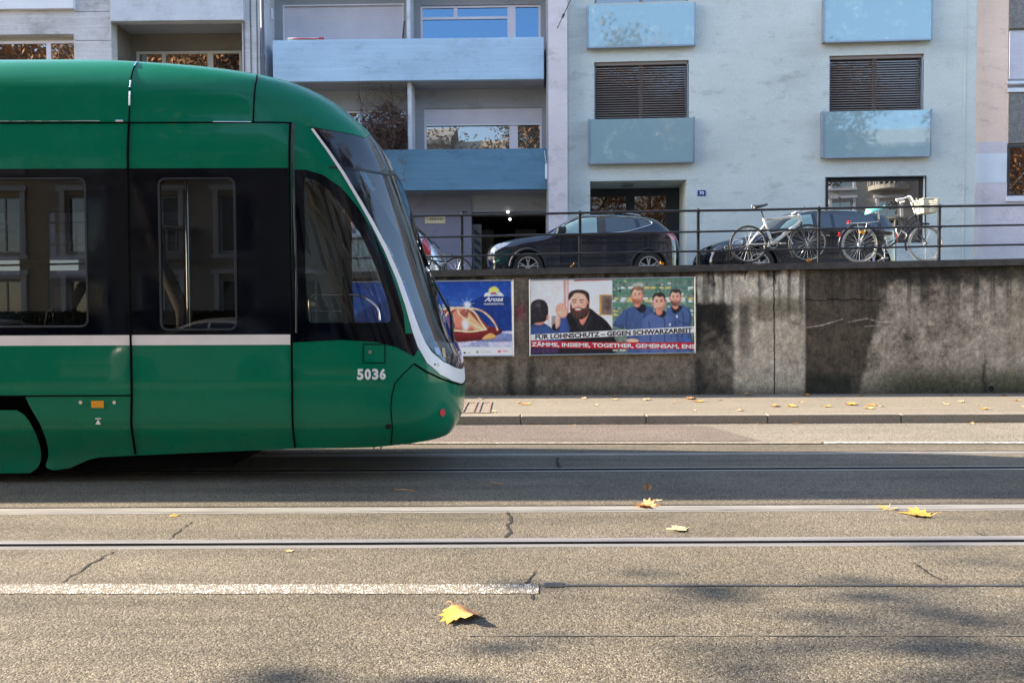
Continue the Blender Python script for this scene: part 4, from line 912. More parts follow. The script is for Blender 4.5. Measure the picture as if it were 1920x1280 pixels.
# ---------------------------------------------------------------- concrete house at the far left
PA = Plane(-10.3, 21.3, .8); AD = 1.0
t = thing('apartment_building', 'raw concrete house behind the tram roof with a recessed balcony', 'building', tuple(PA(0, 0, 2.2)))
a0 = PA.uv(-1500, 200)[0]; a1 = PA.uv(487, 60, AD)[0]
rc = PA.rect(208, 38, 457, 300, AD); wn = PA.rect(-700, 72, 141, 200, AD)
FA = Plane(*(PA(0, AD, 0)[:2]), .8)
mb = MB(); FA.wall(mb, a0, a1, 1.5, 14.4, [(rc[0], rc[1], 2.2, rc[3]), (wn[0], wn[1], 2.9, wn[3])], 0, .3)
mb.build('wall', M['concrete'], t)
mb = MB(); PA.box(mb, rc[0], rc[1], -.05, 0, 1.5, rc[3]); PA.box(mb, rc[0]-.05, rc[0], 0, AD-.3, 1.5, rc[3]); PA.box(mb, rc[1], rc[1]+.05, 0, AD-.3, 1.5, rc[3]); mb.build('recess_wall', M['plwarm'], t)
mb = MB(); PA.box(mb, rc[0]-.05, rc[1]+.05, -.05, AD-.31, rc[3]+.002, rc[3]+.1); mb.build('recess_ceiling', M['plgrey'], t)
pb = PA.rect(206, -60, 457, 38, AD+.1); mb = MB(); PA.box(mb, pb[0], pb[1], AD+.002, AD+.12, pb[2], pb[3]); mb.build('balcony_parapet', M['concblue'], t, bevel=.01)
pb = PA.rect(-500, -60, 138, 16.5, AD+.1); mb = MB(); PA.box(mb, pb[0], pb[1], AD+.002, AD+.12, pb[2], pb[3]); mb.build('balcony_parapet', M['sill'], t, bevel=.01)
mb = MB()
for py in (22, 76.5): z = PA.uv(170, py, AD)[1]; PA.box(mb, PA.uv(141, 60, AD)[0], PA.uv(208, 60, AD)[0]-.01, AD, AD+.004, z-.006, z+.006)
for x in (457.5, 470, 482): s_ = PA.uv(x, 60, AD)[0]; PA.box(mb, s_-.01, s_+.012, AD, AD+.02, 1.6, 14.3)
mb.build('board_joint', M['pipe'], t)
q = PA.rect(-700, 78, 141, 110, AD-.25)
o = window(t, FA, wn[0], wn[1], 3.2, FA.uv(60, 77, -.22)[1], -.28, 'frame', 'pane', .07, [(FA.uv(92, 90, -.25)[0]-1.95*k, .12) for k in range(3, -1, -1)])
roller(FA, wn[0], wn[1], FA.uv(60, 78, -.2)[1], wn[3], -.24, .05).build('roller_shutter', M['framecream'], t)
o = window(t, PA, PA.uv(258, 105)[0], PA.uv(455, 105)[0], 5.0, PA.uv(350, 98)[1], .01, 'framecream', 'pane', .07, [(PA.uv(309, 105)[0], .1), (PA.uv(396, 105)[0], .16)])
# ---------------------------------------------------------------- pink house at the far right
PD = Plane(14.5, 19.75, 3.5); FDp = 0
t = thing('apartment_building', 'pink and lavender house with grey pebble panels at the right edge', 'building', tuple(PD(0, 0, 2.2)))
s0 = PD.uv(1829.5, 300)[0]; s1 = s0+14; sp = PD.uv(1889, 200)[0]
w_ = [PD.rect(1893, 57, 1980, 148), PD.rect(1889, 273, 1990, 366)]; W2 = [(a, a+2.2, c_, d_) for a, b_, c_, d_ in w_]
zl1 = PD.uv(1860, 266)[1]; zl2 = PD.uv(1860, 343)[1]
mb = MB(); PD.wall(mb, s0, sp, zl1, 14.5, [], 0, .1); PD.wall(mb, sp+2.6, s1, zl1, 14.5, [], 0, .1); PD.box(mb, s0, s1, -.6, -.3, 1.5, 14.4); mb.build('wall', M['pink'], t)
mb = MB(); PD.wall(mb, s0, s1, 1.5, zl2, [W2[1]] if W2[1][2] < zl2 else [], 0.006, .15); PD.wall(mb, s0, sp, zl2, zl1, [], .006, .1); mb.build('base_wall', M['pllav'], t)
mb = MB(); PD.box(mb, s0, sp-.002, .007, .012, zl2, zl1-.3); mb.build('base_band', M['sill'], t)
zz = [PD.uv(1905, y)[1] for y in (55, 171, 265, -60)]
mb = MB(); PD.box(mb, sp, sp+2.6, -.1, -.06, zl2-.1, 14.4); mb.build('panel_back', M['plgrey'], t)
for za_, zb_ in ((PD.uv(1905, 271)[1], PD.uv(1905, 173)[1]), (PD.uv(1905, 56)[1], PD.uv(1905, 56)[1]+1.45)): mb = MB(); PD.box(mb, sp+.03, sp+2.5, -.05, .02, za_+.03, zb_-.0); mb.build('pebble_panel', M['pebble'], t)
o = window(t, PD, sp+.03, sp+2.5, PD.uv(1905, 368)[1], PD.uv(1905, 273)[1], -.055, 'framedark', 'pane', .05)
mb = MB()
for py, hh in ((374, .11), (156, .06), (170, .10)): z = PD.uv(1905, py)[1]; PD.box(mb, sp-.02, sp+2.55, -.05, .06, z-hh/2, z+hh/2)
mb.build('window_sill', M['sill'], t)
roller(PD, sp+.06, sp+2.5, PD.uv(1905, 147)[1], PD.uv(1905, 57)[1], -.05, .06).build('roller_shutter', M['shut'], t)
# ================================================================= across the street, seen only in panes and paintwork
M['opp1'] = mat('ashlar_beige', (.52, .42, .29), .85, var=.1); M['opp2'] = mat('render_sand', (.50, .41, .30), .85, var=.1); M['opp3'] = mat('render_grey', (.44, .41, .36), .85, var=.1)
M['rooftile'] = mat('roof_tile', (.12, .05, .035), .8, var=.2)
PO = Plane(0, -17, 0)
class PlaneB(Plane):
    def __init__(s, x0, y0): s.o = Vector((x0, y0, 0)); s.e = Vector((1, 0, 0)); s.n = Vector((0, 1, 0))
PO = PlaneB(0, -17)
hs_ = [(-46, -33, 15.5, 'opp2'), (-33, -19, 14.2, 'opp1'), (-19, -6.5, 15.5, 'opp3'), (-6.5, 5.5, 14.4, 'opp1'), (5.5, 18, 15.4, 'opp2'), (18, 31, 14.0, 'opp3'), (31, 45, 15, 'opp1')]
names = ['sand rendered house across the street, leftmost', 'beige stone house across the street left of the grey one', 'grey rendered house across the street with stone balconies', 'beige stone house straight across the street', 'sand rendered house across the street to the right', 'grey rendered house across the street far to the right', 'beige stone house across the street, rightmost']
for (x0, x1, H, mt), nm in zip(hs_, names):
    t = thing('townhouse', nm+', seen in reflections', 'building', ((x0+x1)/2, -17, 0)); hol = []; n = 4; dx = (x1-x0)/n
    for f_ in range(4):
        for k in range(n): hol.append((x0+dx*(k+.5)-.75, x0+dx*(k+.5)+.75, .95+3.4*f_, 3.25+3.4*f_))
    mb = MB(); PO.wall(mb, x0, x1, 0, H, hol, 0, .25); PO.box(mb, x0, x1, -.02, .25, H-.3, H); PO.box(mb, x0, x1, 0, .08, 3.9, 4.1); mb.add([(x0, -17, H), (x1, -17, H), (x1, -22, H+2.2), (x0, -22, H+2.2), (x0, -27, H), (x1, -27, H)], [(0, 1, 2, 3), (3, 2, 5, 4)]); PO.box(mb, x0, x1, -10, -9.8, 0, H); mb.build('wall', M[mt], t)
    for h_ in hol: mb = MB(); PO.box(mb, h_[0]-.2, h_[0]-.003, .001, .09, h_[2]-.1, h_[3]+.2); PO.box(mb, h_[1]+.003, h_[1]+.2, .001, .09, h_[2]-.1, h_[3]+.2); PO.box(mb, h_[0]-.3, h_[1]+.3, .001, .16, h_[3]+.2, h_[3]+.4); PO.box(mb, h_[0]-.3, h_[1]+.3, .001, .14, h_[2]-.25, h_[2]-.1); mb.build('window_surround', M['sill'], t)
    for h_ in hol:
        mb = frame_mb(PO, *h_, -.22, .07, .05, [((h_[0]+h_[1])/2, .06)]); o = mb.build('window', M['sill'], t); mb = MB(); PO.box(mb, h_[0], h_[1], -.24, -.21, h_[2], h_[3]); mb.build('pane', M['pane'], o)
    cx = x0+dx*1.5
    for f_ in range(1, 4):
        ps = [(cx+1.4*math.cos(a), -17+.02+1.15*math.sin(a)) for a in np.linspace(PI, 0, 13)]; z = .6+3.4*f_
        mb = MB().prism(ps, lambda a, b: (a, b, z), lambda a, b: (a, b, z+.3)); mb.prism([(cx+(a-cx)*1.07, -17+(b+17)*1.07) for a, b in ps], lambda a, b: (a, b, z+1.2), lambda a, b: (a, b, z+1.32))
        for a, b in ps: mb.tube([(a, b, z+.3), (a, b, z+1.2)], .05, 6)
        mb.build('balcony', M[mt], t)
M['bark'] = mat('bark', (.16, .13, .10), .9, var=.4, scale=3, bmp=.5); M['crown1'] = mat('autumn_crown', (.28, .13, .035), .7, var=.6, scale=1.4)
def tree(loc, H, Rc, label, seed, nleaf=15000, group='autumn plane trees along the near pavement', limbs=()):
    rt = random.Random(seed); t = thing('plane_tree', label, 'tree', loc, group); B = Vector(loc); mb = MB(); tips = []
    def br(p, d, L, r, lev):
        P = [p]; n = 6
        for i in range(n): d = (d+Vector((rt.gauss(0, .12), rt.gauss(0, .12), rt.gauss(0, .08)+(.03 if lev else 0)))).normalized(); p = p+d*L/n; P.append(p); (tips.append(p) if lev > 1 else 0)
        mb.tube(P, [r*(1-.55*i/n) for i in range(n+1)], 7 if lev < 2 else 4)
        if lev < 3:
            for k in range([7, 5, 4][lev]): i = rt.randint(3 if lev == 0 else 1, n); a = rt.uniform(0, 2*PI); br(P[i], (d*.5+Vector((math.cos(a), math.sin(a), rt.uniform(.1, .7)))).normalized(), L*rt.uniform(.45, .62), r*.5, lev+1)
    br(B, Vector((0, 0, 1)), H*.55, .24, 0)
    for h_, d_, l_ in limbs: br(B+Vector((0, 0, h_)), Vector(d_).normalized(), l_, .09, 1)
    mb.build('trunk', M['bark'], t, smooth=60)
    mb = MB()
    for k in range(nleaf):
        c = rt.choice(tips)+Vector((rt.gauss(0, .5), rt.gauss(0, .5), rt.gauss(0, .45))); s_ = rt.uniform(.07, .14); u = Vector((rt.gauss(0, 1), rt.gauss(0, 1), rt.gauss(0, 1))).normalized(); v_ = u.orthogonal().normalized(); mb.quad(c-u*s_, c+v_*s_, c+u*s_, c-v_*s_)
    mb.build('crown', M['crown1'], t, recalc=False); return t
def dup(root, loc, label):
    r = root.copy(); C.objects.link(r); r.location = loc; r['label'] = label; r.rotation_euler.z = loc[0]*1.7
    for ch in root.children: c_ = ch.copy(); C.objects.link(c_); c_.parent = r
    return r
T1 = tree((-9.5, -8.2, .12), 19, 4, 'autumn plane tree behind the photographer, near left', 5)
for x, nm in ( (-16.5, 'left'), (-1.5, 'straight behind'), (6.5, 'near right'), (14, 'right'), (27, 'far right')): dup(T1, (x, -8.2+.4*math.sin(x), .12), 'autumn plane tree behind the photographer, '+nm)
for x, sc_, nm in ((-24, 1.35, 'far left'), (-32, 1.6, 'at the far left end of the row'), (-40, 1.5, 'beyond the left end of the row')):
    r_ = dup(T1, (x, -8.0, .12), 'autumn plane tree behind the photographer, '+nm); r_.scale = (sc_, sc_, sc_)
T2 = tree((-13.0, -1.4, .12), 12, 4, 'broad autumn plane tree at the kerb, left of the photographer, shading the road', 21, 5600, None, [(4.2, (.05, 1, .22), 5.6), (4.6, (.35, 1, .22), 6.4), (4.4, (.62, .9, .2), 6.8), (4.8, (-.35, 1, .2), 6.2)])
M['hedge'] = mat('hedge_leaf', (.035, .06, .02), .6, var=.5, scale=3)  # unseen hedges, added so the tram band and panes mirror something darker
rt = random.Random(9)
for x0, x1, nm in ((-22, -15.5, 'left stretch'), (-14, -7.5, 'middle stretch'), (-6, 0, 'right stretch')):
    t = thing('hedge', 'dark clipped hedge added across the street to darken reflections in the tram, '+nm, 'hedge', ((x0+x1)/2, -14, 0)); mb = MB()
    for k in range(int(900*(x1-x0))): c = Vector((rt.uniform(x0, x1), -14+rt.uniform(-.6, .6), rt.random()**.6*1.9)); s_ = rt.uniform(.05, .1); u = Vector((rt.gauss(0, 1), rt.gauss(0, 1), rt.gauss(0, 1))).normalized(); v_ = u.orthogonal().normalized(); mb.quad(c-u*s_, c+v_*s_, c+u*s_, c-v_*s_)
    mb.build('foliage', M['hedge'], t, recalc=False)
# ================================================================= cars
M['tyre'] = mat('tyre', (.018, .018, .018), .8); M['rim'] = mat('alloy', (.55, .55, .56), .28, .8, .05); M['carglass'] = mirror_glass('car_glass', (.015, .02, .024), .2, .01, .02)
M['carglass_l'] = mirror_glass('car_glass_light', (.10, .17, .18), .2, .01, .02)
M['navy'] = mat('car_paint_navy', (.010, .013, .024), .16, .3, .05, coat=1); M['blackp'] = mat('car_paint_black', (.006, .008, .014), .14, .2, .05, coat=1); M['silver'] = mat('car_paint_silver', (.52, .54, .57), .25, .5, .04, coat=.7)
M['plastic'] = mat('black_plastic', (.016, .017, .019), .55); M['redlens'] = mat('red_lens', (.42, .012, .02), .12, coat=1); M['clearlens'] = mat('clear_lens', (.16, .19, .23), .08, .4, .8, 30, coat=.5)
def polydist(X, Z, L):
    d = np.full(X.shape, 1e9)
    for (a, b), (c, e) in zip(L[:-1], L[1:]):
        q = (c-a)**2+(e-b)**2; u = np.clip(((X-a)*(c-a)+(Z-b)*(e-b))/max(q, 1e-9), 0, 1); d = np.minimum(d, np.hypot(X-a-u*(c-a), Z-b-u*(e-b)))
    return d
class Car:
    def __init__(s, label, Y, top, zbot, wheels, paint, W=.9, belt=None, r=.16, name='parked_car', wr=.335):
        s.Y = Y; s.Yc = Y+W; s.W = W; A = lambda p: (lambda v: (v.x, v.z))(at(p[0], p[1], Y)); s.A = A
        s.top = [tuple(p) for p in catmull([A(p) for p in top], 5)]; s.belt = belt if belt else np.mean([p[1] for p in s.top]); s.r = r
        s.x0 = min(p[0] for p in s.top); s.x1 = max(p[0] for p in s.top); zb = zbot; s.zb = zb
        s.t = thing(name, label, 'car', ((s.x0+s.x1)/2, s.Yc, zb-.15)); s.paint = M[paint]
        s.wc = [(A(w_)[0], zb-.15+wr) for w_ in wheels]; ra = wr+.065
        out = list(s.top); end = [(s.x1-.05, zb)]
        for cx, cz in sorted(s.wc, reverse=True):
            a0 = math.asin(max(-1, min(1, (zb-cz)/ra))); end += [(cx+ra*math.cos(a), cz+ra*math.sin(a)) for a in np.linspace(a0, PI-a0, 18)]
        end += [(s.x0+.05, zb)]; s.outer = out+end
        n_ = len(s.top)
        v, f = cdt(s.outer, [], .06, .05); P = s.pos(v[:, 0], v[:, 1])
        mb = MB(); mb.add([tuple(p) for p in P], [q for q in f]); P2 = P.copy(); P2[:, 1] = 2*s.Yc-P2[:, 1]; k = len(mb.v); mb.add([tuple(p) for p in P2], [q[::-1] for q in f])
        # top skin, shared edge with both flanks
        tx = np.array([p[0] for p in s.top]); tz = np.array([p[1] for p in s.top]); yy = s.pos(tx, tz)[:, 1]; m_ = 8; k = len(mb.v)
        for j in range(m_+1):
            u = j/m_; y = yy+(2*s.Yc-2*yy)*u; cr = .05*(1-(2*u-1)**2); nx_ = np.gradient(tz); nl = np.hypot(np.gradient(tx), nx_)+1e-9
            for a, b, c, g, h_, l_ in zip(tx, y, tz, nx_, np.gradient(tx), nl): mb.v.append((a-g/l_*cr, b, c+h_/l_*cr))
        for j in range(m_):
            for i in range(n_-1): mb.f.append((k+j*n_+i, k+j*n_+i+1, k+(j+1)*n_+i+1, k+(j+1)*n_+i)); mb.mi.append(0)
        bm_ = mb.build('body', s.paint, s.t, smooth=50)
        MB().box(s.x0+.25, s.x1-.25, Y+.22, 2*s.Yc-Y-.22, zb-.02, zb+.5).build('underbody', M['plastic'], s.t)
        for cx, cz in s.wc:
            for sd in (0, 1):
                y = Y+.015 if sd == 0 else 2*s.Yc-Y-.215; ax = (0, 1, 0)
                mb = MB(); mb.disc((cx, y, cz), ax, wr*.70, wr, .2, 36); wo = mb.build('wheel', M['tyre'], s.t, smooth=40)
                mb = MB(); mb.disc((cx, y+.004, cz), ax, wr*.63, wr*.71, .16, 36)
                for k in range(5):
                    for dd in (-.14, .14):
                        a = 2*PI*k/5+PI/2; e1 = Vector((math.cos(a+dd*.5), 0, math.sin(a+dd*.5))); e2 = Vector((math.cos(a+dd*1.2), 0, math.sin(a+dd*1.2))); c0 = Vector((cx, y+.03, cz)); mb.tube([c0+e1*.05, c0+e2*wr*.66], [.02, .017], 6)
                mb.disc((cx, y+.01, cz), ax, 0, .055, .05, 16); mb.build('rim', M['rim'], wo, smooth=40)
                mb = MB(); mb.disc((cx, y+.14, cz), ax, 0, wr*.68, .01, 24); mb.build('brake', M['plastic'], wo)
    def pos(s, X, Z, off=0.):
        X = np.asarray(X, float); Z = np.asarray(Z, float); d = polydist(X, Z, s.top); h = np.full(X.shape, s.W)
        h = h-.42*np.clip(Z-s.belt, 0, 1)*1.0-.05*np.clip(s.zb+.25-Z, 0, 1)*1.5+.018*np.exp(-((Z-s.belt+.05)/.05)**2)
        e = np.minimum(X-s.x0, s.x1-X); h = h-.16*np.clip(1-e/.7, 0, 1)**2
        q = np.clip(1-d/s.r, 0, 1); h = h-s.r*(1-np.sqrt(np.clip(1-q*q, 0, 1)))
        return np.stack([X, s.Yc-h-off, Z], -1)
    def panel(s, name, pts, m, off=.006, px=True, both=True, step=.06):
        pts = [s.A(p) for p in pts] if px else pts; v, f = cdt(dens(pts, .05), [], step, step); P = s.pos(v[:, 0], v[:, 1], off); o = MB().add([tuple(p) for p in P], f).build(name, M[m], s.t, smooth=50)
        if both: P = P.copy(); P[:, 1] = 2*s.Yc-P[:, 1]; MB().add([tuple(p) for p in P], [q[::-1] for q in f]).build(name, M[m], s.t, smooth=50)
        return o
    def line(s, name, pts, m, r=.008, off=.006, closed=False):
        pts = [s.A(p) for p in pts]; pts = catmull(pts, 4, closed) if len(pts) > 3 else pts; P = s.pos([p[0] for p in pts], [p[1] for p in pts], off); return MB().tube(P, r, 6, closed=closed).build(name, M[m], s.t, smooth=60)
    def glass(s, x0, x1, name, m='carglass'):
        """glass laid over the top skin between two picture columns"""
        a = s.A((x0, 440))[0]; b = s.A((x1, 440))[0]; tx = np.array([p[0] for p in s.top]); tz = np.array([p[1] for p in s.top]); k = (tx >= a) & (tx <= b) & (tz > s.belt-.08); tx = tx[k]; tz = tz[k]
        if len(tx) < 2: return
        yy = s.pos(tx, tz)[:, 1]+.10; mb = MB(); n = len(tx); m_ = 8
        for j in range(m_+1):
            u = j/m_; y = yy+(2*s.Yc-2*yy)*u; cr = .05*(1-(2*u-1)**2*.85)+.008; g = np.gradient(tz); h_ = np.gradient(tx); l_ = np.hypot(g, h_)+1e-9
            for q in range(n): mb.v.append((tx[q]-g[q]/l_[q]*cr, y[q], tz[q]+h_[q]/l_[q]*cr))
        for j in range(m_):
            for i in range(n-1): mb.f.append((j*n+i, j*n+i+1, (j+1)*n+i+1, (j+1)*n+i)); mb.mi.append(0)
        mb.build(name, M[m], s.t, smooth=60)
zd = lambda x: deck(x)
c1 = Car('dark navy crossover parked before the green house, silver roof rail and chrome window line', 16.9,
    [(917, 498), (914, 480), (918, 464), (929, 456), (957, 449), (985, 444), (1022, 438), (1046, 424), (1076, 407), (1098, 400.5), (1125, 398.5), (1160, 399), (1195, 401.5), (1222, 405.5), (1238, 411), (1258, 429), (1269, 438), (1276, 450), (1279, 470), (1278, 496)],
    zd(2)+.19, [(990, 500), (1217, 499)], 'navy', belt=at(1100, 436, 16.9).z)
c1.panel('side_window', [(1040, 437), (1066, 418), (1090, 407.5), (1112, 406), (1120, 406), (1120, 436), (1100, 437), (1062, 439)], 'carglass_l'); c1.panel('side_window', [(1136, 405.5), (1160, 405.5), (1190, 407.5), (1194, 428), (1174, 432), (1136, 435)], 'carglass'); c1.panel('side_window', [(1198, 409), (1210, 410), (1221, 418), (1212, 424), (1202, 427)], 'carglass')
c1.panel('door_pillar', [(1121, 405.5), (1135, 405.5), (1135, 435), (1121, 436)], 'plastic', .007)
c1.line('chrome_trim', [(1034, 439), (1048, 428), (1068, 414), (1090, 405), (1120, 403.5), (1155, 403.8), (1190, 405.5), (1208, 408), (1224, 418), (1205, 426), (1174, 434), (1140, 437), (1080, 439), (1034, 439.5)], 'chrome', .014, .008)
mb = MB().tube([Vector((c1.A(p)[0], 16.9+.26, c1.A(p)[1])) for p in [(1084, 403), (1098, 397), (1120, 394.5), (1160, 395), (1186, 398), (1205, 402)]], .016, 8); mb.build('roof_rail', M['chrome'], c1.t, smooth=60)
c1.glass(1024, 1096, 'windscreen'); c1.glass(1238, 1262, 'rear_window')
c1.panel('headlight', [(918, 471), (922, 463), (932, 457), (946, 454), (959, 453), (950, 460), (938, 466), (926, 473), (919, 474)], 'clearlens'); c1.panel('tail_light', [(1243, 434), (1256, 433), (1268, 439), (1273, 449), (1262, 450), (1255, 442)], 'redlens')
c1.panel('fog_lamp_trim', [(924, 490), (936, 485), (937, 489), (927, 492)], 'chrome'); c1.panel('grille', [(914, 474), (921, 475), (924, 484), (915, 487)], 'plastic')
for p in ((1107, 449), (1190, 444)): c1.line('door_handle', [(p[0]-8, p[1]+1), (p[0]+8, p[1])], 'navy', .016, .02)
for p in ([(1032, 440), (1032, 470), (1036, 497)], [(1127, 437), (1128, 470), (1127, 497)], [(1192, 432), (1184, 455), (1176, 475)]): c1.line('door_gap', p, 'hole', .005, .0)
c1.panel('sill_cladding', [(1024, 488), (1030, 497), (1178, 497), (1186, 486), (1180, 492), (1030, 493)], 'plastic', .012)
for cx, cz in c1.wc:
    MB().tube([(cx+.40*math.cos(a), 16.9-.012, cz+.40*math.sin(a)) for a in np.linspace(.05, PI-.05, 20)], .03, 6).build('wheel_arch_trim', M['plastic'], c1.t, smooth=60)
mb = MB(); a = c1.A((1044, 434)); mb.box(a[0], a[0]+.2, 16.68, 16.86, a[1]-.05, a[1]+.09); mb.build('wing_mirror', M['plastic'], c1.t, bevel=.03)
c2 = Car('black compact car parked behind the two leaning bicycles', 16.9,
    [(1330, 500), (1328, 488), (1334, 470), (1343, 459), (1360, 451), (1390, 445), (1432, 437), (1452, 424), (1480, 405), (1505, 394.5), (1535, 391.5), (1580, 390.5), (1625, 392), (1655, 396), (1674, 401), (1681, 413), (1688, 430), (1692, 452), (1693, 494)],
    zd(7)+.17, [(1424, 489), (1640, 487)], 'blackp', belt=at(1550, 428, 16.9).z)
c2.panel('side_window', [(1462, 428), (1478, 414), (1498, 403), (1525, 400), (1526, 427)], 'carglass_l'); c2.panel('side_window', [(1566, 399.5), (1615, 400), (1640, 403), (1646, 424), (1566, 427)], 'carglass'); c2.panel('side_window', [(1532, 400), (1560, 399.5), (1560, 427), (1532, 427)], 'carglass')
c2.line('chrome_trim', [(1445, 431), (1500, 430), (1560, 429.5), (1650, 427), (1676, 425)], 'chrome', .009, .008)
c2.line('roof_edge', [(1492, 400), (1520, 393.5), (1560, 391), (1620, 392)], 'chrome', .012, -.03)
c2.glass(1434, 1500, 'windscreen')
s_, z_ = c2.A((1381, 457)); P = c2.pos([s_], [z_], .0)[0]
a_ = [(s_+.15*math.cos(a)+.04*math.sin(a), z_+.11*math.sin(a)) for a in np.linspace(0, 2*PI, 20)[:-1]]; c2.panel('headlight', a_, 'clearlens', .012, px=False, step=.03)
c2.line('headlight_ring', [(1372, 460), (1378, 466), (1388, 460), (1391, 452), (1385, 450), (1376, 453)], 'chrome', .010, .014, True)
a = c2.A((1362, 464)); MB().disc((a[0], 16.93, a[1]), (0, -1, 0), .03, .05, .02, 16).build('fog_lamp', M['chrome'], c2.t); c2.line('door_gap', [(1452, 432), (1455, 470), (1462, 495)], 'hole', .005, 0.); c2.line('door_gap', [(1562, 429), (1562, 495)], 'hole', .005, 0.); c2.line('door_handle', [(1540, 442), (1555, 441.5)], 'chrome', .014, .02)
c2.panel('sill_cladding', [(1462, 478), (1470, 495), (1602, 494), (1610, 476), (1600, 484), (1475, 486)], 'plastic', .012)
c3 = Car('silver hatchback parked at the left, seen partly through the tram nose', 16.6,
    [(470, 505), (467, 482), (480, 462), (520, 448), (570, 440), (605, 421), (640, 408), (690, 404), (735, 409), (765, 418), (783, 430), (798, 446), (812, 462), (822, 480), (827, 494), (826, 506)],
    zd(-3)+.17, [(540, 505), (764, 503)], 'silver', belt=at(690, 438, 16.6).z)
c3.panel('side_window', [(592, 438), (615, 424), (640, 414), (668, 411), (668, 438)], 'carglass'); c3.panel('side_window', [(674, 411), (705, 411), (735, 415), (752, 424), (756, 437), (674, 438)], 'carglass')
c3.glass(572, 632, 'windscreen'); c3.glass(768, 800, 'rear_window'); c3.panel('tail_light', [(791, 447), (797, 447), (803, 456), (808, 468), (807, 478), (796, 477), (793, 462)], 'redlens', .012)
c3.line('rear_trim', [(779, 428), (797, 442), (810, 456)], 'plastic', .02, .0); c3.line('bumper_gap', [(780, 483), (800, 482), (822, 481)], 'hole', .005, .0); c3.line('door_gap', [(671, 438), (672, 500)], 'hole', .005, .0); c3.line('door_handle', [(652, 449), (666, 448.5)], 'chrome', .014, .02); c3.line('door_handle', [(734, 449), (748, 448.5)], 'chrome', .014, .02)
mb = MB(); a = c3.A((812, 455)); mb.tube([(a[0]-.1, c3.Yc, a[1]+.12), (a[0], c3.Yc, a[1]), (a[0]+.05, c3.Yc, a[1]-.04)], .02, 6); mb.build('rear_wiper', M['plastic'], c3.t)
def dupcar(c, loc, label):
    r = c.t.copy(); C.objects.link(r); r.location = loc; r['label'] = label
    for ch in c.t.children:
        a = ch.copy(); C.objects.link(a); a.parent = r
        for g in ch.children: b_ = g.copy(); C.objects.link(b_); b_.parent = a
dupcar(c3, (-7.3, -4.3, .02), 'silver hatchback parked behind the photographer, mirrored in the tram windows')
dupcar(c1, (-13.5, -4.3, .02), 'dark crossover parked behind the photographer, left of the silver hatchback')
# ================================================================= bicycles
M['bikewhite'] = mat('frame_white', (.68, .68, .64), .3, var=.05); M['bikedark'] = mat('frame_midnight', (.03, .035, .05), .3, var=.1); M['mint'] = mat('saddle_mint', (.20, .62, .52), .4); M['rubberb'] = mat('bike_tyre', (.03, .028, .026), .7); M['rimsilver'] = mat('bike_rim', (.5, .5, .48), .3, .7); M['cream'] = mat('tyre_cream', (.55, .50, .42), .7); M['wicker'] = mat('basket_wicker', (.52, .50, .40), .6, var=.3, scale=30); M['bikesilver'] = mat('bike_alloy', (.6, .6, .6), .3, .7); M['orange'] = M['orangeref']
BY = 14.34
def bwheel(par, c, r, tyre='rubberb', rim='rimsilver', spokes=24, Y=None, a=0., tw=.016):
    c = Vector(c); ax = Vector((math.sin(a), math.cos(a), 0)); o = MB().ringtube(c, ax, r-tw, tw, 48, 8).build('wheel', M[tyre], par, smooth=60)
    mb = MB().ringtube(c, ax, r-2*tw-.008, .011, 48, 6); mb.build('rim', M[rim], o, smooth=60); u = Vector((ax.y, -ax.x, 0)); v = Vector((0, 0, 1)); mb = MB()
    for k in range(spokes):
        an = 2*PI*k/spokes; e = u*math.cos(an)+v*math.sin(an); an2 = an+(.9 if k % 2 else -.9); h_ = (u*math.cos(an2)+v*math.sin(an2))*.02+ax*(.025 if k % 2 else -.025); mb.tube([c+h_, c+e*(r-2*tw-.008)], .0022, 4, caps=False)
    mb.build('spokes', M['bikesilver'], o); MB().tube([c-ax*.05, c+ax*.05], .022, 10).build('hub', M['bikesilver'], o); return o
def B(px, py, dy=0.): return at(px, py, BY+dy)
def tb(par, name, chains, m, seg=8):
    mb = MB()
    for pts, r in chains: mb.tube([Vector(p) for p in pts], r, seg)
    return mb.build(name, M[m], par, smooth=50)
rw, fw, bb = B(1403, 458), B(1514.5, 455.5), B(1448, 457); bk = thing('bicycle', 'white-framed fixed-gear bicycle with black saddle leaning on the railing', 'bicycle', (rw.x+.5, BY, deck(rw.x)))
rr_ = .355
bwheel(bk, rw, rr_); bwheel(bk, fw, rr_, a=.12)
st, ht, hb = B(1431.5, 409), B(1497, 401), B(1501, 416)
tb(bk, 'frame', [([bb, st], .027), ([st+(bb-st)*.06, ht+(hb-ht)*.25], .025), ([bb, hb], .034), ([ht, hb], .030)], 'bikewhite')
for dy in (-.05, .05): tb(bk, 'chain_stay', [([bb+Vector((0, dy*.5, 0)), rw+Vector((0, dy, 0))], .011), ([st+(bb-st)*.22, rw+Vector((0, dy, 0))], .010)], 'bikewhite')
for dy in (-.05, .05): tb(bk, 'fork', [([hb+Vector((0, dy*.6, 0)), B(1506, 437, dy), fw+Vector((0, dy, 0))], [.015, .014, .009])], 'bikedark')
tb(bk, 'seat_post', [([st, B(1427, 393)], .014)], 'rubber')
mb = MB(); a = B(1411, 386.5); b = B(1439, 383.5); mid = B(1424, 389)
sp_ = [(0, .065, 0), (.25, .07, -.005), (.5, .05, 0), (.75, .03, .01), (1, .022, .02)]
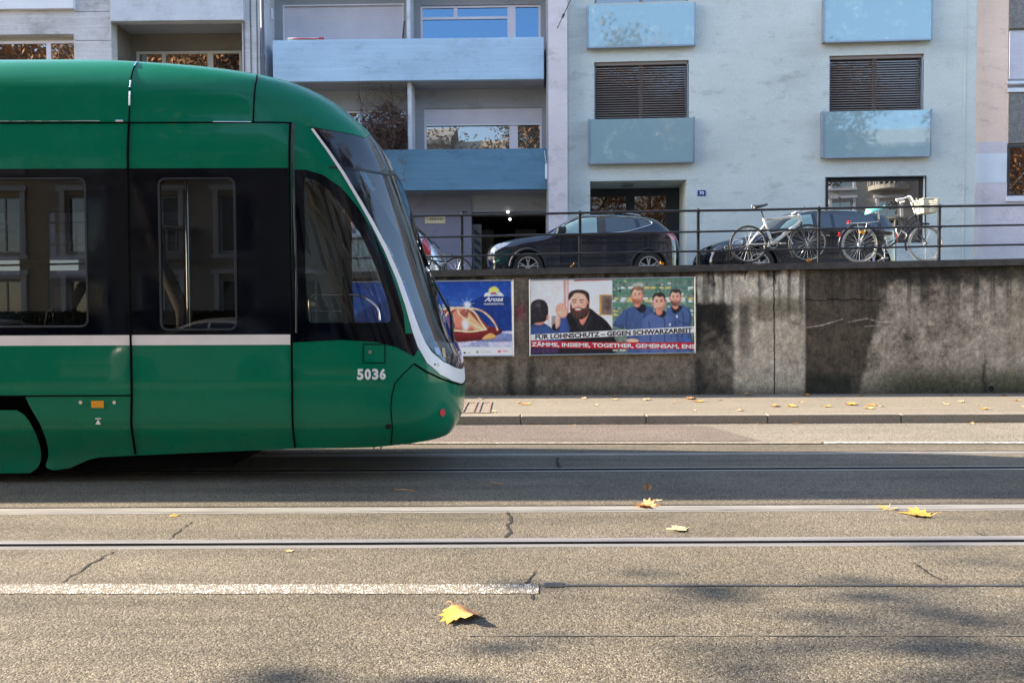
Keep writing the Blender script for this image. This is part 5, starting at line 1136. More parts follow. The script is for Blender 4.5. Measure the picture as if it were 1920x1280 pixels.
def saddle(par, a, b, m, wd=.075, drop=.05):
    mb = MB(); n = 10; k = 8
    for i in range(n+1):
        u = i/n; c = a.lerp(b, u); w_ = wd*(1-u)**.8+.02; zc_ = -.012*math.sin(PI*u); w_ *= min(1, .55+u*4)
        for j in range(k): an = PI*j/(k-1); mb.v.append((c.x, c.y+w_*math.cos(an), c.z+zc_+.022*math.sin(an)-drop*abs(math.cos(an))**3*(1-u*.7)))
    for i in range(n):
        for j in range(k-1): mb.f.append((i*k+j, i*k+j+1, (i+1)*k+j+1, (i+1)*k+j)); mb.mi.append(0)
    mb.f += [tuple(range(k)), tuple(n*k+j for j in range(k))[::-1]]+[(i*k, (i+1)*k, (i+1)*k+k-1, i*k+k-1) for i in range(n)]; mb.mi += [0]*(n+2); return mb.build('saddle', M[m], par, smooth=50)
saddle(bk, a, b, 'plastic'); MB().disc(B(1411, 387.5), (-1, 0, .1), 0, .03, .02, 12).build('rear_reflector', M['bikesilver'], bk)
tb(bk, 'handlebar', [([ht, B(1491, 398.5), B(1484, 401.5)], .013), ([B(1484, 401.5, -.2), B(1484, 400.5), B(1486, 401.5, .2)], .012)], 'rubber'); tb(bk, 'handlebar_grip', [([B(1484, 402, -.2), B(1493, 397.5, -.22)], .017)], 'bikewhite'); tb(bk, 'brake_lever', [([B(1506, 393, -.1), B(1508, 387, -.1)], .011), ([B(1497, 399), B(1506, 393, -.1)], .008)], 'rubber')
mb = MB().ringtube(bb+Vector((0, -.04, 0)), (0, 1, 0), .085, .006, 28, 5); mb.tube([bb+Vector((0, -.05, 0)), B(1462, 455, -.07)], .011, 6).tube([bb+Vector((0, .05, 0)), B(1436, 462, .07)], .011, 6); mb.build('crank', M['bikesilver'], bk, smooth=50)
tb(bk, 'chain', [([bb+Vector((0, -.04, .085)), rw+Vector((0, -.04, .03))], .005), ([bb+Vector((0, -.04, -.085)), rw+Vector((0, -.04, -.03))], .005)], 'rubber'); MB().box(B(1464, 452).x-.04, B(1464, 452).x+.06, BY-.12, BY-.04, B(1464, 457).z-.015, B(1464, 457).z+.01).build('pedal', M['bikesilver'], bk)
tb(bk, 'pedal', [([B(1433, 462, .06), B(1440, 462, .14)], .015)], 'bikesilver')
tb(bk, 'cable_lock', [([B(1470+2*k, 431+3.2*k+2*math.sin(k*1.7), -.03) for k in range(9)], .009), ([B(1447, 437, -.04), B(1465, 434, -.04), B(1480, 433, -.04)], .007)], 'bikesilver')
p = B(1440, 411, -.024); mb = MB(); Plane(0, p.y, 0).text(mb, 'OO', p.x-.03, p.x+.07, p.z-.022, p.z+.022, 0, shear=.3); mb.build('frame_emblem', M['rubber'], bk)
# city bicycle
rw, fw, bb = B(1611.5, 458.5), B(1735, 457), B(1661, 466); bk = thing('bicycle', 'dark step-through city bicycle with mint saddle and wicker front basket', 'bicycle', (rw.x+.5, BY, deck(rw.x)))
bwheel(bk, rw, .345, 'cream', tw=.019, spokes=28); bwheel(bk, fw, .345, 'cream', tw=.019, spokes=28, a=-.08)
sc, ht, hb = B(1648, 411), B(1716, 400), B(1720, 415)
tb(bk, 'frame', [(catmull([bb, B(1680, 453), B(1692, 430), B(1704, 412), B(1717, 402)], 6), .017), (catmull([bb+Vector((0, 0, .07)), B(1672, 452), B(1690, 443), B(1705, 425), B(1721, 412)], 6), .014), ([bb, sc], .016), ([ht, hb], .021)], 'bikedark')
for dy in (-.06, .06):
    tb(bk, 'chain_stay', [([bb, rw+Vector((0, dy, 0))], .010), ([B(1649, 418), rw+Vector((0, dy, 0))], .009)], 'bikedark'); tb(bk, 'fork', [([hb+Vector((0, dy*.7, 0)), B(1722, 428, dy), B(1730, 446, dy), fw+Vector((0, dy, 0))], [.014, .013, .011, .009])], 'bikedark')
c = rw; MB().tube([c+Vector((math.cos(a)*.385, 0, math.sin(a)*.385)) for a in np.linspace(R(35), R(215), 26)], .022, 6).build('mudguard', M['bikedark'], bk, smooth=60); c = fw; MB().tube([c+Vector((math.cos(a)*.375, 0, math.sin(a)*.375)) for a in np.linspace(R(80), R(200), 18)], .02, 6).build('mudguard', M['bikedark'], bk, smooth=60)
tb(bk, 'seat_post', [([sc, B(1645.5, 396)], .015)], 'bikesilver'); saddle(bk, B(1624.5, 394), B(1659, 387), 'mint', .10, .075)
tb(bk, 'stem', [([ht, B(1711, 386), B(1708, 379)], .015)], 'bikewhite')
tb(bk, 'handlebar', [(catmull([B(1682, 377, -.26), B(1692, 374, -.25), B(1702, 370, -.2), B(1709, 379, -.04), B(1712, 377, .04), B(1706, 368, .2), B(1696, 372, .25), B(1686, 375, .26)], 5), .013)], 'bikewhite')
for p, q in (((1680, 374.5), (1692, 373)), ((1687, 380), (1696, 378))): tb(bk, 'handlebar_grip', [([B(*p, -.26 if p[1] < 376 else .26), B(*q, -.25 if p[1] < 376 else .25)], .019)], 'bikewhite')
mb = MB().disc(B(1720, 374), (0, 0, 1), 0, .035, .03, 14); mb.build('bell', M['rubber'], bk)
mb = MB(); x0, x1, zt_, zb_ = B(1722, 375).x, B(1752, 375).x, B(1722, 375).z, B(1722, 400).z
for k in range(9):
    z = zb_+(zt_-zb_)*k/8; i = .035*(1-k/8); mb.tube([(x0+i, BY-.17+i, z), (x1-i, BY-.17+i, z), (x1-i, BY+.17-i, z), (x0+i, BY+.17-i, z), (x0+i, BY-.17+i, z)], .007, 5)
for k in range(15):
    u = k/14; x = x0+(x1-x0)*u
    for y in (-.17, .17): mb.tube([(x+(.035 if u < .5 else -.035)*(abs(u-.5)*2), BY+y*.8, zb_), (x, BY+y, zt_)], .005, 4)
for k in range(9):
    y = -.17+.34*k/8
    for x, i in ((x0, .035), (x1, -.035)): mb.tube([(x+i, BY+y*.8, zb_), (x, BY+y, zt_)], .005, 4)
mb.box(x0+.04, x1-.04, BY-.13, BY+.13, zb_-.004, zb_+.004); mb.tube([(x0, BY-.17, zt_), (x1, BY-.17, zt_), (x1, BY+.17, zt_), (x0, BY+.17, zt_)], .011, 6, closed=True); mb.build('basket', M['wicker'], bk)
tb(bk, 'rear_rack', [([B(1588, 419), B(1632, 417), B(1648, 415)], .007), ([B(1590, 419, -.06), B(1632, 418, -.06)], .006), ([B(1608, 419, -.05), rw+Vector((0, -.06, 0))], .005), ([B(1626, 418, -.05), rw+Vector((0, -.06, 0))], .005)], 'bikesilver')
MB().box(B(1589, 418).x, B(1594, 418).x, BY-.04, BY+.04, B(1590, 419).z, B(1590, 414).z).build('rear_light', M['redlens'], bk, bevel=.01); MB().box(B(1572, 440).x, B(1576, 440).x, BY-.03, BY+.03, B(1574, 443).z, B(1574, 436).z).build('rear_reflector', M['redlens'], bk, bevel=.008); p = B(1617, 435, -.07); MB().box(p.x-.05, p.x+.05, p.y-.01, p.y+.01, p.z-.03, p.z+.02).build('side_reflector', M['orangeref'], bk, bevel=.006)
mb = MB().ringtube(bb+Vector((0, -.05, 0)), (0, 1, 0), .09, .007, 28, 5); mb.tube([bb+Vector((0, -.06, 0)), B(1663, 448, -.08)], .011, 6).tube([bb+Vector((0, .06, 0)), B(1659, 483, .08)], .011, 6); mb.build('crank', M['bikesilver'], bk, smooth=50)
for p in ((1664, 447, -.12), (1659, 484, .12)): q = B(*p); MB().box(q.x-.05, q.x+.05, q.y-.04, q.y+.04, q.z-.012, q.z+.012).build('pedal', M['bikesilver'], bk, bevel=.004)
mb = MB().ringtube(rw+Vector((0, -.05, 0)), (0, 1, 0), .055, .007, 20, 5); mb.build('sprocket', M['bikesilver'], bk)
tb(bk, 'cable_lock', [(catmull([B(1684, 424, -.05), B(1680, 432, -.06), B(1684, 442, -.05), B(1674, 452, -.05)], 5), .011), (catmull([B(1690, 432, -.05), B(1700, 440, -.06), B(1696, 448, -.05)], 5), .010)], 'bikewhite'); tb(bk, 'lock_cover', [([B(1681, 440, -.05), B(1682, 456, -.05)], .013)], 'redlens')
# third bicycle, mostly hidden by the coping
BY = 15.2; rw, fw = B(858, 510), B(800, 512); bk = thing('bicycle', 'low black bicycle between the silver hatchback and the garage, only wheel top and saddle showing', 'bicycle', (rw.x-.5, BY, deck(rw.x)))
bwheel(bk, rw, .30); bwheel(bk, fw, .30); saddle(bk, B(850, 478), B(830, 476), 'rubber', .07); tb(bk, 'frame', [([B(836, 479), B(838, 508)], .013), ([B(838, 508), rw], .012), ([B(836, 492), B(812, 488)], .013), ([B(838, 508), B(812, 492)], .013), ([B(812, 480), fw], .013)], 'bikedark'); MB().tube(catmull([B(822, 496, -.1), B(838, 493, -.1), B(850, 505, -.1)], 5), .006, 5).build('brake_cable', M['bikesilver'], bk)
# ================================================================= posters on the wall
class Canvas:
    """picture painted in units of a poster; sampled once per vertex of a fine flat mesh"""
    def __init__(s, nx, ny, col): s.nx, s.ny = nx, ny; s.u, s.v = np.meshgrid(np.linspace(0, 1, nx), np.linspace(0, 1, ny)); s.c = np.zeros((ny, nx, 3))+np.array(col)/255.
    def lay(s, k, col, tex=None):
        col = np.asarray(col, float)/255.; k = np.clip(k, 0, 1)[..., None]; s.c = s.c*(1-k)+col*k
    def poly(s, pts, col, smooth=True):
        p = catmull(pts, 5, True) if smooth else pts
        k = sum(inpoly(s.u*s.W+dx, s.T+dy, p).astype(float) for dx, dy in ((-1, 0), (1, 0), (0, -1), (0, 1)))/4
        if not smooth: s.lay(k, col); return
        s.vol(k, col)
    def vol(s, k, col):
        a = math.sqrt(max(k.sum(), 1)); r = int(max(1, min(9, a*.13))); b_ = k.copy()
        for _ in range(2):
            for ax in (0, 1):
                c_ = np.cumsum(np.pad(b_, [(r+1, r) if q_ == ax else (0, 0) for q_ in (0, 1)], mode='edge'), ax); n_ = b_.shape[ax]
                b_ = (np.take(c_, range(2*r+1, 2*r+1+n_), ax)-np.take(c_, range(0, n_), ax))/(2*r+1)
        gx_ = np.gradient(b_, axis=1)*r; gy_ = np.gradient(b_, axis=0)*r; sh = .80+.24*np.clip(b_*1.6-.6, 0, 1)+.20*np.clip(gx_, -1, 1)+.30*np.clip(gy_, -1, 1)
        kk = np.clip(k, 0, 1)[..., None]; s.c = s.c*(1-kk)+np.clip(np.asarray(col, float)/255.*sh[..., None], 0, 1)*kk
    def ell(s, cx, cy, rx, ry, col, soft=.15, a=1.): d = np.hypot((s.u*s.W-cx)/rx, (s.T-cy)/ry); k = sstep(1+soft, 1-soft, d)*a; (s.vol(k, col) if rx > 45 and ry > 60 and soft < .12 else s.lay(k, col))
    def line(s, pts, w, col, a=1.):
        X, Y = s.u*s.W, s.T; d = polydist(X, Y, pts); s.lay(sstep(w*1.2, w*.6, d)*a, col)
def place(cv, name, parent, c00, c10, c01, c11, Y, m):
    """c00 top left, c10 top right, c01 bottom left, c11 bottom right as (x,z)"""
    u = cv.u[..., None]; v = cv.v[..., None]; P = (np.array(c00)*(1-u)+np.array(c10)*u)*(1-v)+(np.array(c01)*(1-u)+np.array(c11)*u)*v
    mb = MB(); mb.v = [(a, Y, b) for a, b in P.reshape(-1, 2)]; nx, ny = cv.nx, cv.ny; mb.f = [(j*nx+i, (j+1)*nx+i, (j+1)*nx+i+1, j*nx+i+1) for j in range(ny-1) for i in range(nx-1)]; mb.mi = [0]*len(mb.f)
    c = np.clip(cv.c, 0, 1); mb.col = np.where(c <= .04045, c/12.92, ((c+.055)/1.055)**2.4).reshape(-1, 3)*cv.gain*np.array([1.1, 1., .87]); mb.col = np.minimum(mb.col*1.3, .88); return mb.build(name, m, parent, recalc=False)
m, tn, b = newmat('printed_paper'); tn.links.new(N(tn, 'ShaderNodeAttribute', attribute_name='paint').outputs['Color'], b.inputs['Base Color']); b.inputs['Roughness'].default_value = .5; b.inputs['Specular IOR Level'].default_value = .3; M['print'] = m
M['pframe'] = mat('poster_frame', (.42, .42, .42), .4, .6); M['pblack'] = mat('poster_backing', (.012, .012, .013), .6)
PY = WY-.055
def c2(px, py): p = at(px, py, PY); return (p.x, p.z)
def posterframe(t, tl, tr, bl, br, w=.035, dark=False):
    A_ = [Vector((p[0], PY, p[1])) for p in (tl, tr, br, bl)]
    mb = MB(); vs = [(p.x, PY+.002, p.z) for p in A_]+[(p.x, WY-.004, p.z) for p in A_]; mb.add(vs, [(0, 1, 2, 3), (0, 4, 5, 1), (1, 5, 6, 2), (2, 6, 7, 3), (3, 7, 4, 0)]); mb.build('backing', M['pblack'], t)
    for i in range(4):
        a = A_[i]; b_ = A_[(i+1) % 4]; d = (b_-a).normalized(); mb = MB().tube([a-d*.012+Vector((0, -.004, 0)), b_+d*.012+Vector((0, -.004, 0))], .013, 4); mb.build('frame_bar', M['pframe'], t)
# ---- poster with the three colleagues
tl, tr, bl, br = c2(993, 525), c2(1303, 519.5), c2(994, 666), c2(1303.5, 661)
t = thing('poster', 'campaign poster with laughing bearded man and three men in blue jackets above the red banner', 'poster', ((tl[0]+br[0])/2, PY, bl[1]))
posterframe(t, tl, tr, bl, br)
cv = Canvas(520, 236, (222, 222, 230)); cv.W = 1750.; cv.T = cv.v*800; cv.gain = .95
X, Y = cv.u*cv.W, cv.T; nz = fbm(X/40, Y/40, 4, 5)
# crop-units helper: q(x,y) turns a spot of the enlarged photograph into poster units
def q(x, y): u = (x-70)/1750; return (u*1750, (y-(85-33*u))*800/(795+8*u))
Q = lambda *p: [q(a, b) for a, b in p]
cv.lay((X < 350)*.5, (214, 210, 222)); cv.lay(sstep(300, 700, Y)*.3*(X < 875), (200, 190, 195))
cv.poly(Q((428, 75), (484, 75), (484, 470), (428, 470)), (196, 158, 162), False); cv.poly(Q((455, 75), (470, 75), (470, 470), (455, 470)), (226, 205, 208), False); cv.poly(Q((540, 60), (945, 50), (945, 84), (540, 96)), (150, 70, 84), False)
cv.poly(Q((808, 238), (940, 238), (940, 455), (808, 455)), (190, 150, 90), False); cv.poly(Q((832, 250), (940, 250), (940, 445), (832, 445)), (120, 105, 100), False); cv.ell(*q(890, 340), 35, 70, (90, 78, 76), .4)
cv.poly(Q((300, 465), (345, 460), (345, 590), (300, 590)), (150, 148, 158), False)
# right half: green shelving
k = (X > q(945, 0)[0]); cv.lay(k*1., (112, 136, 130)); cv.lay(k*np.clip((nz-.45)*4, 0, 1)*.8, (66, 88, 86))
for y0 in (70, 150, 205, 330, 425, 520): cv.poly(Q((945, y0+12), (1820, y0-8), (1820, y0+12), (945, y0+34)), (78, 132, 114), False)
for x0 in (1000, 1110, 1250, 1380, 1500, 1580, 1690): cv.poly(Q((x0, 60), (x0+12, 60), (x0+12, 560), (x0, 560)), (98, 146, 130), False)
rp = random.Random(4)
for yy in (155, 270, 295, 400, 440):
    for kx in range(11): x = 955+80*kx+rp.uniform(-15, 15); cv.poly(Q((x, yy), (x+rp.uniform(25, 60), yy-3), (x+55, yy+20), (x, yy+22)), rp.choice([(232, 238, 240), (190, 215, 222), (214, 196, 120), (90, 110, 118), (240, 240, 235)]), False)
for kx in range(70): x, y = rp.uniform(950, 1810), rp.uniform(60, 560); cv.ell(*q(x, y), rp.uniform(5, 20), rp.uniform(4, 12), rp.choice([(220, 232, 235), (40, 60, 62), (180, 200, 150), (120, 160, 180)]), .3, .8)
cv.ell(*q(1220, 140), 60, 30, (196, 200, 196), .4, .8)
BL, BD, SK, SK2, HR = (60, 78, 124), (40, 50, 90), (236, 176, 160), (205, 135, 118), (52, 38, 36)
def man(cx, cy, sc, hair, beard=None, ch=(48, 74, 132), hx=0):
    e = lambda dx, dy: q(cx+dx*sc, cy+dy*sc)
    cv.poly([e(-28, 62), e(30, 62), e(34, 120), e(0, 138), e(-32, 120)], SK2)
    cv.ell(*e(0, 0), 62*sc, 86*sc, SK, .06); cv.ell(*e(-66, 6), 12*sc, 22*sc, SK2, .2); cv.ell(*e(66, 6), 12*sc, 22*sc, SK2, .2)
    cv.poly([e(-64, -18), e(-70, -58), e(-46, -96), e(4, -110), e(52, -98), e(70, -56), e(64, -18), e(58, -46), e(44, -70), e(4, -62), e(-34, -78), e(-56, -50)], hair)
    if beard: cv.poly([e(-60, 12), e(-50, 34), e(-20, 34), e(0, 28), e(22, 34), e(50, 34), e(60, 12), e(54, 60), e(28, 88), e(0, 94), e(-28, 88), e(-54, 60)], beard)
    cv.ell(*e(38, 10), 30*sc, 70*sc, SK2, .8, .55); cv.ell(*e(0, 60), 40*sc, 12*sc, (150, 96, 84), .8, .4); cv.ell(*e(-10, -92), 34*sc, 10*sc, tuple(min(255, c_*1.5) for c_ in hair), .8, .7)
    for s_ in (-1, 1): cv.ell(*e(24*s_, -12), 11*sc, 4.5*sc, (60, 40, 38), .3); cv.line([e(14*s_, -28), e(36*s_, -27)], 4*sc, hair)
    cv.line([e(0, -6), e(-5, 16), e(5, 18)], 3*sc, SK2); cv.poly([e(-26, 38), e(0, 44), e(26, 38), e(12, 54), e(-12, 54)], (176, 78, 78)); cv.line([e(-18, 42), e(0, 46), e(18, 42)], 3*sc, (245, 235, 230)); cv.ell(*e(30, 8), 16*sc, 18*sc, (246, 190, 176), .6, .7); cv.ell(*e(-30, 10), 16*sc, 18*sc, (222, 150, 138), .6, .6)
# man on the far right, man on the left, then the front one
def jacket(pts, col=(66, 92, 142)): cv.poly(Q(*pts), col)
jacket([(1520, 400), (1580, 360), (1640, 345), (1700, 360), (1760, 395), (1785, 470), (1775, 600), (1780, 870), (1560, 870), (1500, 500)]); cv.poly(Q((1570, 380), (1640, 350), (1680, 380), (1610, 440)), (24, 26, 38)); man(1612, 275, .88, (48, 42, 44), (96, 70, 66))
cv.line(Q((1640, 520), (1760, 560)), 5, BD); cv.line(Q((1690, 420), (1700, 560), (1680, 700)), 4, BD); cv.poly(Q((1600, 660), (1680, 690), (1775, 700), (1775, 760), (1650, 740)), (60, 92, 156)); cv.ell(*q(1628, 470), 10, 14, (225, 228, 235))
jacket([(955, 560), (1010, 470), (1080, 400), (1170, 365), (1280, 350), (1380, 400), (1400, 600), (1390, 870), (1120, 870), (1100, 600), (1040, 600)], (60, 84, 132)); cv.poly(Q((1185, 365), (1215, 345), (1290, 345), (1300, 400), (1260, 430), (1210, 400)), (26, 28, 40)); man(1208, 250, .92, (128, 92, 76), (176, 104, 82))
cv.line(Q((1100, 420), (1090, 560), (1110, 700)), 5, BD); cv.line(Q((1280, 400), (1285, 560)), 4, (30, 40, 78)); cv.poly(Q((1100, 712), (1180, 706), (1230, 730), (1150, 760), (1095, 735)), SK)
jacket([(1250, 580), (1270, 500), (1320, 450), (1390, 425), (1500, 415), (1570, 450), (1615, 500), (1625, 600), (1640, 870), (1250, 870)], (78, 100, 154)); cv.poly(Q((1385, 440), (1420, 415), (1500, 410), (1510, 450), (1470, 480)), (32, 34, 46)); man(1438, 325, .98, (40, 36, 38))
cv.line(Q((1490, 470), (1500, 600), (1495, 860)), 4, (36, 48, 96)); cv.line(Q((1330, 520), (1345, 700), (1330, 860)), 5, (44, 62, 118)); cv.line(Q((1580, 520), (1570, 700)), 4, (44, 62, 118)); cv.ell(*q(1553, 555), 10, 14, (225, 228, 238))
# left half: head from behind, raised hand, big bearded man
cv.poly(Q((300, 600), (340, 540), (420, 520), (470, 440), (560, 410), (690, 380), (780, 440), (860, 500), (920, 570), (948, 640), (948, 870), (300, 870)), (26, 26, 34))
cv.poly(Q((590, 490), (650, 470), (700, 400), (690, 460), (640, 560), (610, 550)), SK2); cv.line(Q((560, 500), (610, 590), (640, 690)), 6, (50, 52, 66)); cv.line(Q((720, 450), (680, 560), (640, 640)), 6, (52, 54, 66))
cv.ell(*q(595, 320), 92, 128, SK, .05); cv.ell(*q(688, 330), 16, 34, SK2, .2)
cv.poly(Q((502, 330), (496, 380), (505, 430), (540, 480), (590, 500), (650, 485), (690, 430), (698, 350), (680, 330), (668, 370), (640, 385), (600, 372), (545, 378), (520, 385), (512, 350)), (74, 54, 50))
cv.poly(Q((540, 388), (575, 384), (625, 388), (612, 412), (570, 420), (548, 408)), (150, 60, 60)); cv.poly(Q((546, 388), (580, 384), (618, 388), (604, 400), (560, 402)), (250, 244, 240)); cv.ell(*q(585, 365), 14, 16, SK2, .4); cv.ell(*q(540, 345), 22, 20, (246, 178, 168), .6, .7); cv.ell(*q(635, 345), 24, 20, (240, 165, 152), .6, .7)
for x in (545, 620): cv.line(Q((x-16, 318), (x, 322), (x+14, 318)), 4, (70, 44, 40)); cv.line(Q((x-20, 296), (x+18, 292)), 5, (60, 44, 42))
cv.poly(Q((484, 300), (482, 240), (510, 205), (570, 188), (640, 192), (690, 220), (702, 270), (698, 330), (686, 300), (668, 262), (640, 232), (590, 222), (545, 226), (508, 268)), (48, 40, 42)); cv.line(Q((520, 225), (600, 212), (670, 240)), 5, (84, 72, 72))
cv.poly(Q((385, 500), (400, 470), (440, 462), (470, 500), (492, 640), (385, 660)), (54, 78, 142)); cv.poly(Q((342, 400), (352, 360), (385, 330), (415, 330), (440, 350), (470, 390), (470, 440), (450, 480), (400, 485), (360, 455)), SK); cv.poly(Q((340, 480), (390, 470), (388, 560), (345, 600)), (214, 170, 160))
for a, b_ in (((362, 420), (368, 350)), ((384, 410), (392, 338)), ((408, 410), (420, 340)), ((430, 420), (448, 372))): cv.line(Q(a, b_), 4, (206, 128, 116))
cv.poly(Q((75, 900), (75, 560), (130, 548), (210, 540), (270, 570), (330, 620), (390, 640), (400, 900)), (56, 80, 140)); cv.line(Q((75, 570), (160, 580), (240, 560)), 5, BD); cv.ell(*q(165, 500), 70, 60, SK2, .1); cv.poly(Q((70, 560), (74, 400), (88, 330), (130, 296), (190, 290), (240, 318), (264, 380), (258, 470), (225, 520), (130, 536)), (46, 44, 50)); cv.ell(*q(150, 350), 40, 22, (80, 78, 86), .6, .7); cv.ell(*q(258, 480), 14, 28, SK2, .3)
cv.poly(Q((80, 790), (945, 800), (945, 900), (80, 900)), (34, 34, 42), False); cv.poly(Q((85, 800), (380, 800), (370, 860), (85, 860)), (54, 44, 78), False)
for x in range(110, 360, 24): cv.line(Q((x, 818), (x+8, 846)), 4, (120, 60, 130), .7)
for x in (960, 985, 1035, 1065): cv.ell(*q(x, 828), 14, 8, (235, 238, 240), .3)
n2_ = fbm(X/16, Y/34, 4, 12); dk_ = sstep(.62, .3, cv.c.max(-1)); cv.c *= (1+(nz-.5)*.12+(n2_-.5)*(.1+.75*dk_))[..., None]; cv.c += ((n2_-.42)*dk_*.10*(Y < 640))[..., None]*(cv.c[..., 2:3] > cv.c[..., 0:1]*1.3)
def blur(c): p = np.pad(c, ((1, 1), (1, 1), (0, 0)), mode='edge'); return (p[:-2, 1:-1]+p[2:, 1:-1]+p[1:-1, :-2]+p[1:-1, 2:]+2*c)/6
for _ in range(3): cv.c = blur(cv.c)
pic = place(cv, 'picture', t, tl, tr, bl, br, PY, M['print'])
def pz(x, y):
    a, b_ = q(x, y); u = a/1750; v = b_/800; return tuple((np.array(tl)*(1-u)+np.array(tr)*u)*(1-v)+(np.array(bl)*(1-u)+np.array(br)*u)*v)
def band(name, pts, m, off): mb = MB(); P = [pz(*p) for p in pts]; mb.add([(a, PY-off, b_) for a, b_ in P], [tuple(range(len(P)))]); return mb.build(name, m, t)
M['pwhite'] = mat('print_white', (.88, .86, .84), .5, var=.02); M['pred'] = mat('print_red', (.60, .012, .03), .5, var=.04); M['pblk'] = mat('print_black', (.012, .012, .016), .5)
band('white_banner', [(78, 660), (1815, 575), (1815, 640), (78, 722)], M['pwhite'], .0015); band('red_banner', [(78, 722), (860, 742), (1820, 745), (1820, 815), (800, 812), (78, 794)], M['pred'], .0015)
def ptext(name, s, x0, x1, y0b, y1b, hgt, m, off, bold=.02):
    """base line from (x0,y0b) to (x1,y1b), cap height in crop units"""
    a, fs = textmesh(s, bold); mb = MB(); vs = []
    for x, y in a: X_ = x0+(x1-x0)*x; Yb = y0b+(y1b-y0b)*x; w_ = pz(X_, Yb-hgt*y); vs.append((w_[0], PY-off, w_[1]))
    mb.add(vs, fs); return mb.build(name, m, t)
ptext('banner_text', 'FÜR LOHNSCHUTZ – GEGEN SCHWARZARBEIT', 126, 1788, 713, 640, 62, M['pblk'], .003, .038)
ptext('banner_text', 'ZÄMME, INSIEME, TOGETHER, GEMEINSAM, ENS', 84, 1816, 792, 818, 60, M['pwhite'], .003, .032)
# ---- blue mountain festival poster
tl, tr, bl, br = c2(651, 529), c2(962, 525.5), c2(652, 669), c2(963, 667)
t = thing('poster', 'blue winter festival poster with glowing copper dome partly hidden by the tram nose', 'poster', ((tl[0]+br[0])/2, PY, bl[1])); posterframe(t, tl, tr, bl, br)
cv = Canvas(460, 220, (28, 66, 158)); cv.W = 2212.; cv.T = cv.v*1005; cv.gain = 1.
def q(x, y): return ((x+1070), (y-180))
Q = lambda *p: [q(a, b_) for a, b_ in p]
X, Y = cv.u*cv.W, cv.T; nz = fbm(X/60, Y/60, 5, 8)
cv.lay(sstep(0, 420, Y)*.55, (66, 108, 190)); cv.lay(np.clip((nz-.5)*3, 0, 1)*.25*(Y < 500), (110, 150, 215))
cv.poly(Q((-1070, 700), (-800, 520), (-500, 420), (-250, 560), (0, 500), (160, 480), (300, 540), (420, 520), (600, 450), (760, 360), (900, 380), (1140, 400), (1140, 880), (-1070, 900)), (24, 52, 128), False)
cv.lay(np.clip((nz-.55)*4, 0, 1)*(Y > 300)*(Y < 700)*.45, (52, 92, 170)); cv.poly(Q((150, 500), (230, 480), (300, 560), (340, 600), (180, 640)), (120, 150, 205), False)
cv.poly(Q((-1070, 860), (-300, 820), (400, 880), (900, 860), (1140, 850), (1140, 1060), (-1070, 1060)), (188, 196, 226), False); cv.poly(Q((600, 930), (900, 880), (1140, 900), (1140, 980), (700, 990)), (120, 136, 190)); cv.lay((Y > q(0, 900)[1])*(nz > .53)*.5, (110, 122, 178))
# dome
cv.poly(Q((-60, 830), (20, 700), (120, 600), (240, 540), (400, 520), (560, 550), (680, 640), (760, 740), (850, 800), (980, 840), (940, 900), (760, 950), (500, 990), (200, 990), (0, 930)), (128, 62, 66))
cv.poly(Q((240, 700), (300, 640), (420, 540), (520, 560), (640, 700), (740, 830), (560, 860), (380, 840), (230, 820)), (196, 124, 108)); cv.poly(Q((0, 680), (120, 640), (300, 640), (340, 700), (330, 830), (0, 830)), (104, 78, 140)); cv.poly(Q((540, 600), (640, 690), (760, 830), (640, 840), (540, 740)), (232, 168, 130)); cv.poly(Q((480, 560), (540, 600), (500, 700), (420, 620)), (150, 82, 74))
cv.poly(Q((-60, 840), (300, 838), (560, 860), (760, 830), (900, 800), (990, 850), (940, 900), (700, 970), (400, 985), (0, 960)), (110, 34, 40)); cv.poly(Q((720, 960), (780, 900), (850, 880), (920, 930), (840, 960)), (222, 160, 104)); cv.ell(*q(505, 760), 46, 80, (238, 228, 240), .6)
for pts in ([(220, 690), (260, 610), (340, 550), (440, 535), (560, 555), (640, 620), (700, 720), (780, 830)], [(440, 535), (600, 550), (720, 580), (820, 660), (900, 760), (930, 840)], [(0, 760), (60, 660), (180, 570), (340, 530)], [(240, 838), (420, 845), (560, 858), (760, 832)], [(400, 560), (440, 640), (600, 760), (740, 830)]): cv.line(catmull(Q(*pts), 5), 13, (240, 206, 176))
for pts in ([(680, 560), (780, 610), (870, 700), (920, 790)],): cv.line(catmull(Q(*pts), 5), 8, (206, 140, 110))
cx, cy = q(530, 500); cv.ell(cx, cy, 38, 36, (255, 255, 255), .8)
for k in range(18): a = 2*PI*k/18+.1; L = 60+40*(k % 2); cv.line([(cx, cy), (cx+L*math.cos(a), cy+L*math.sin(a))], 3.5, (210, 225, 250), .8)
for k in range(26): a = PI+PI*k/25; x, y = q(885, 335); cv.line([(x, y), (x+76*math.cos(a), y+76*math.sin(a))], 4, (240, 226, 130), .9)
cv.ell(*q(885, 300), 40, 28, (246, 220, 90), .4); cv.poly(Q((750, 392), (765, 350), (800, 336), (830, 345), (850, 325), (900, 322), (940, 345), (975, 335), (1005, 365), (1018, 392), (900, 385)), (250, 250, 252), False); cv.poly(Q((850, 335), (910, 332), (916, 352), (846, 354)), (190, 50, 80), False); cv.poly(Q((830, 357), (940, 357), (940, 368), (830, 368)), (40, 40, 60), False)
cv.poly(Q((-1070, 1062), (1140, 1062), (1140, 1200), (-1070, 1200)), (226, 228, 240), False)
cv.poly(Q((1112, 100), (1145, 100), (1145, 1200), (1128, 1200)), (220, 224, 236), False)
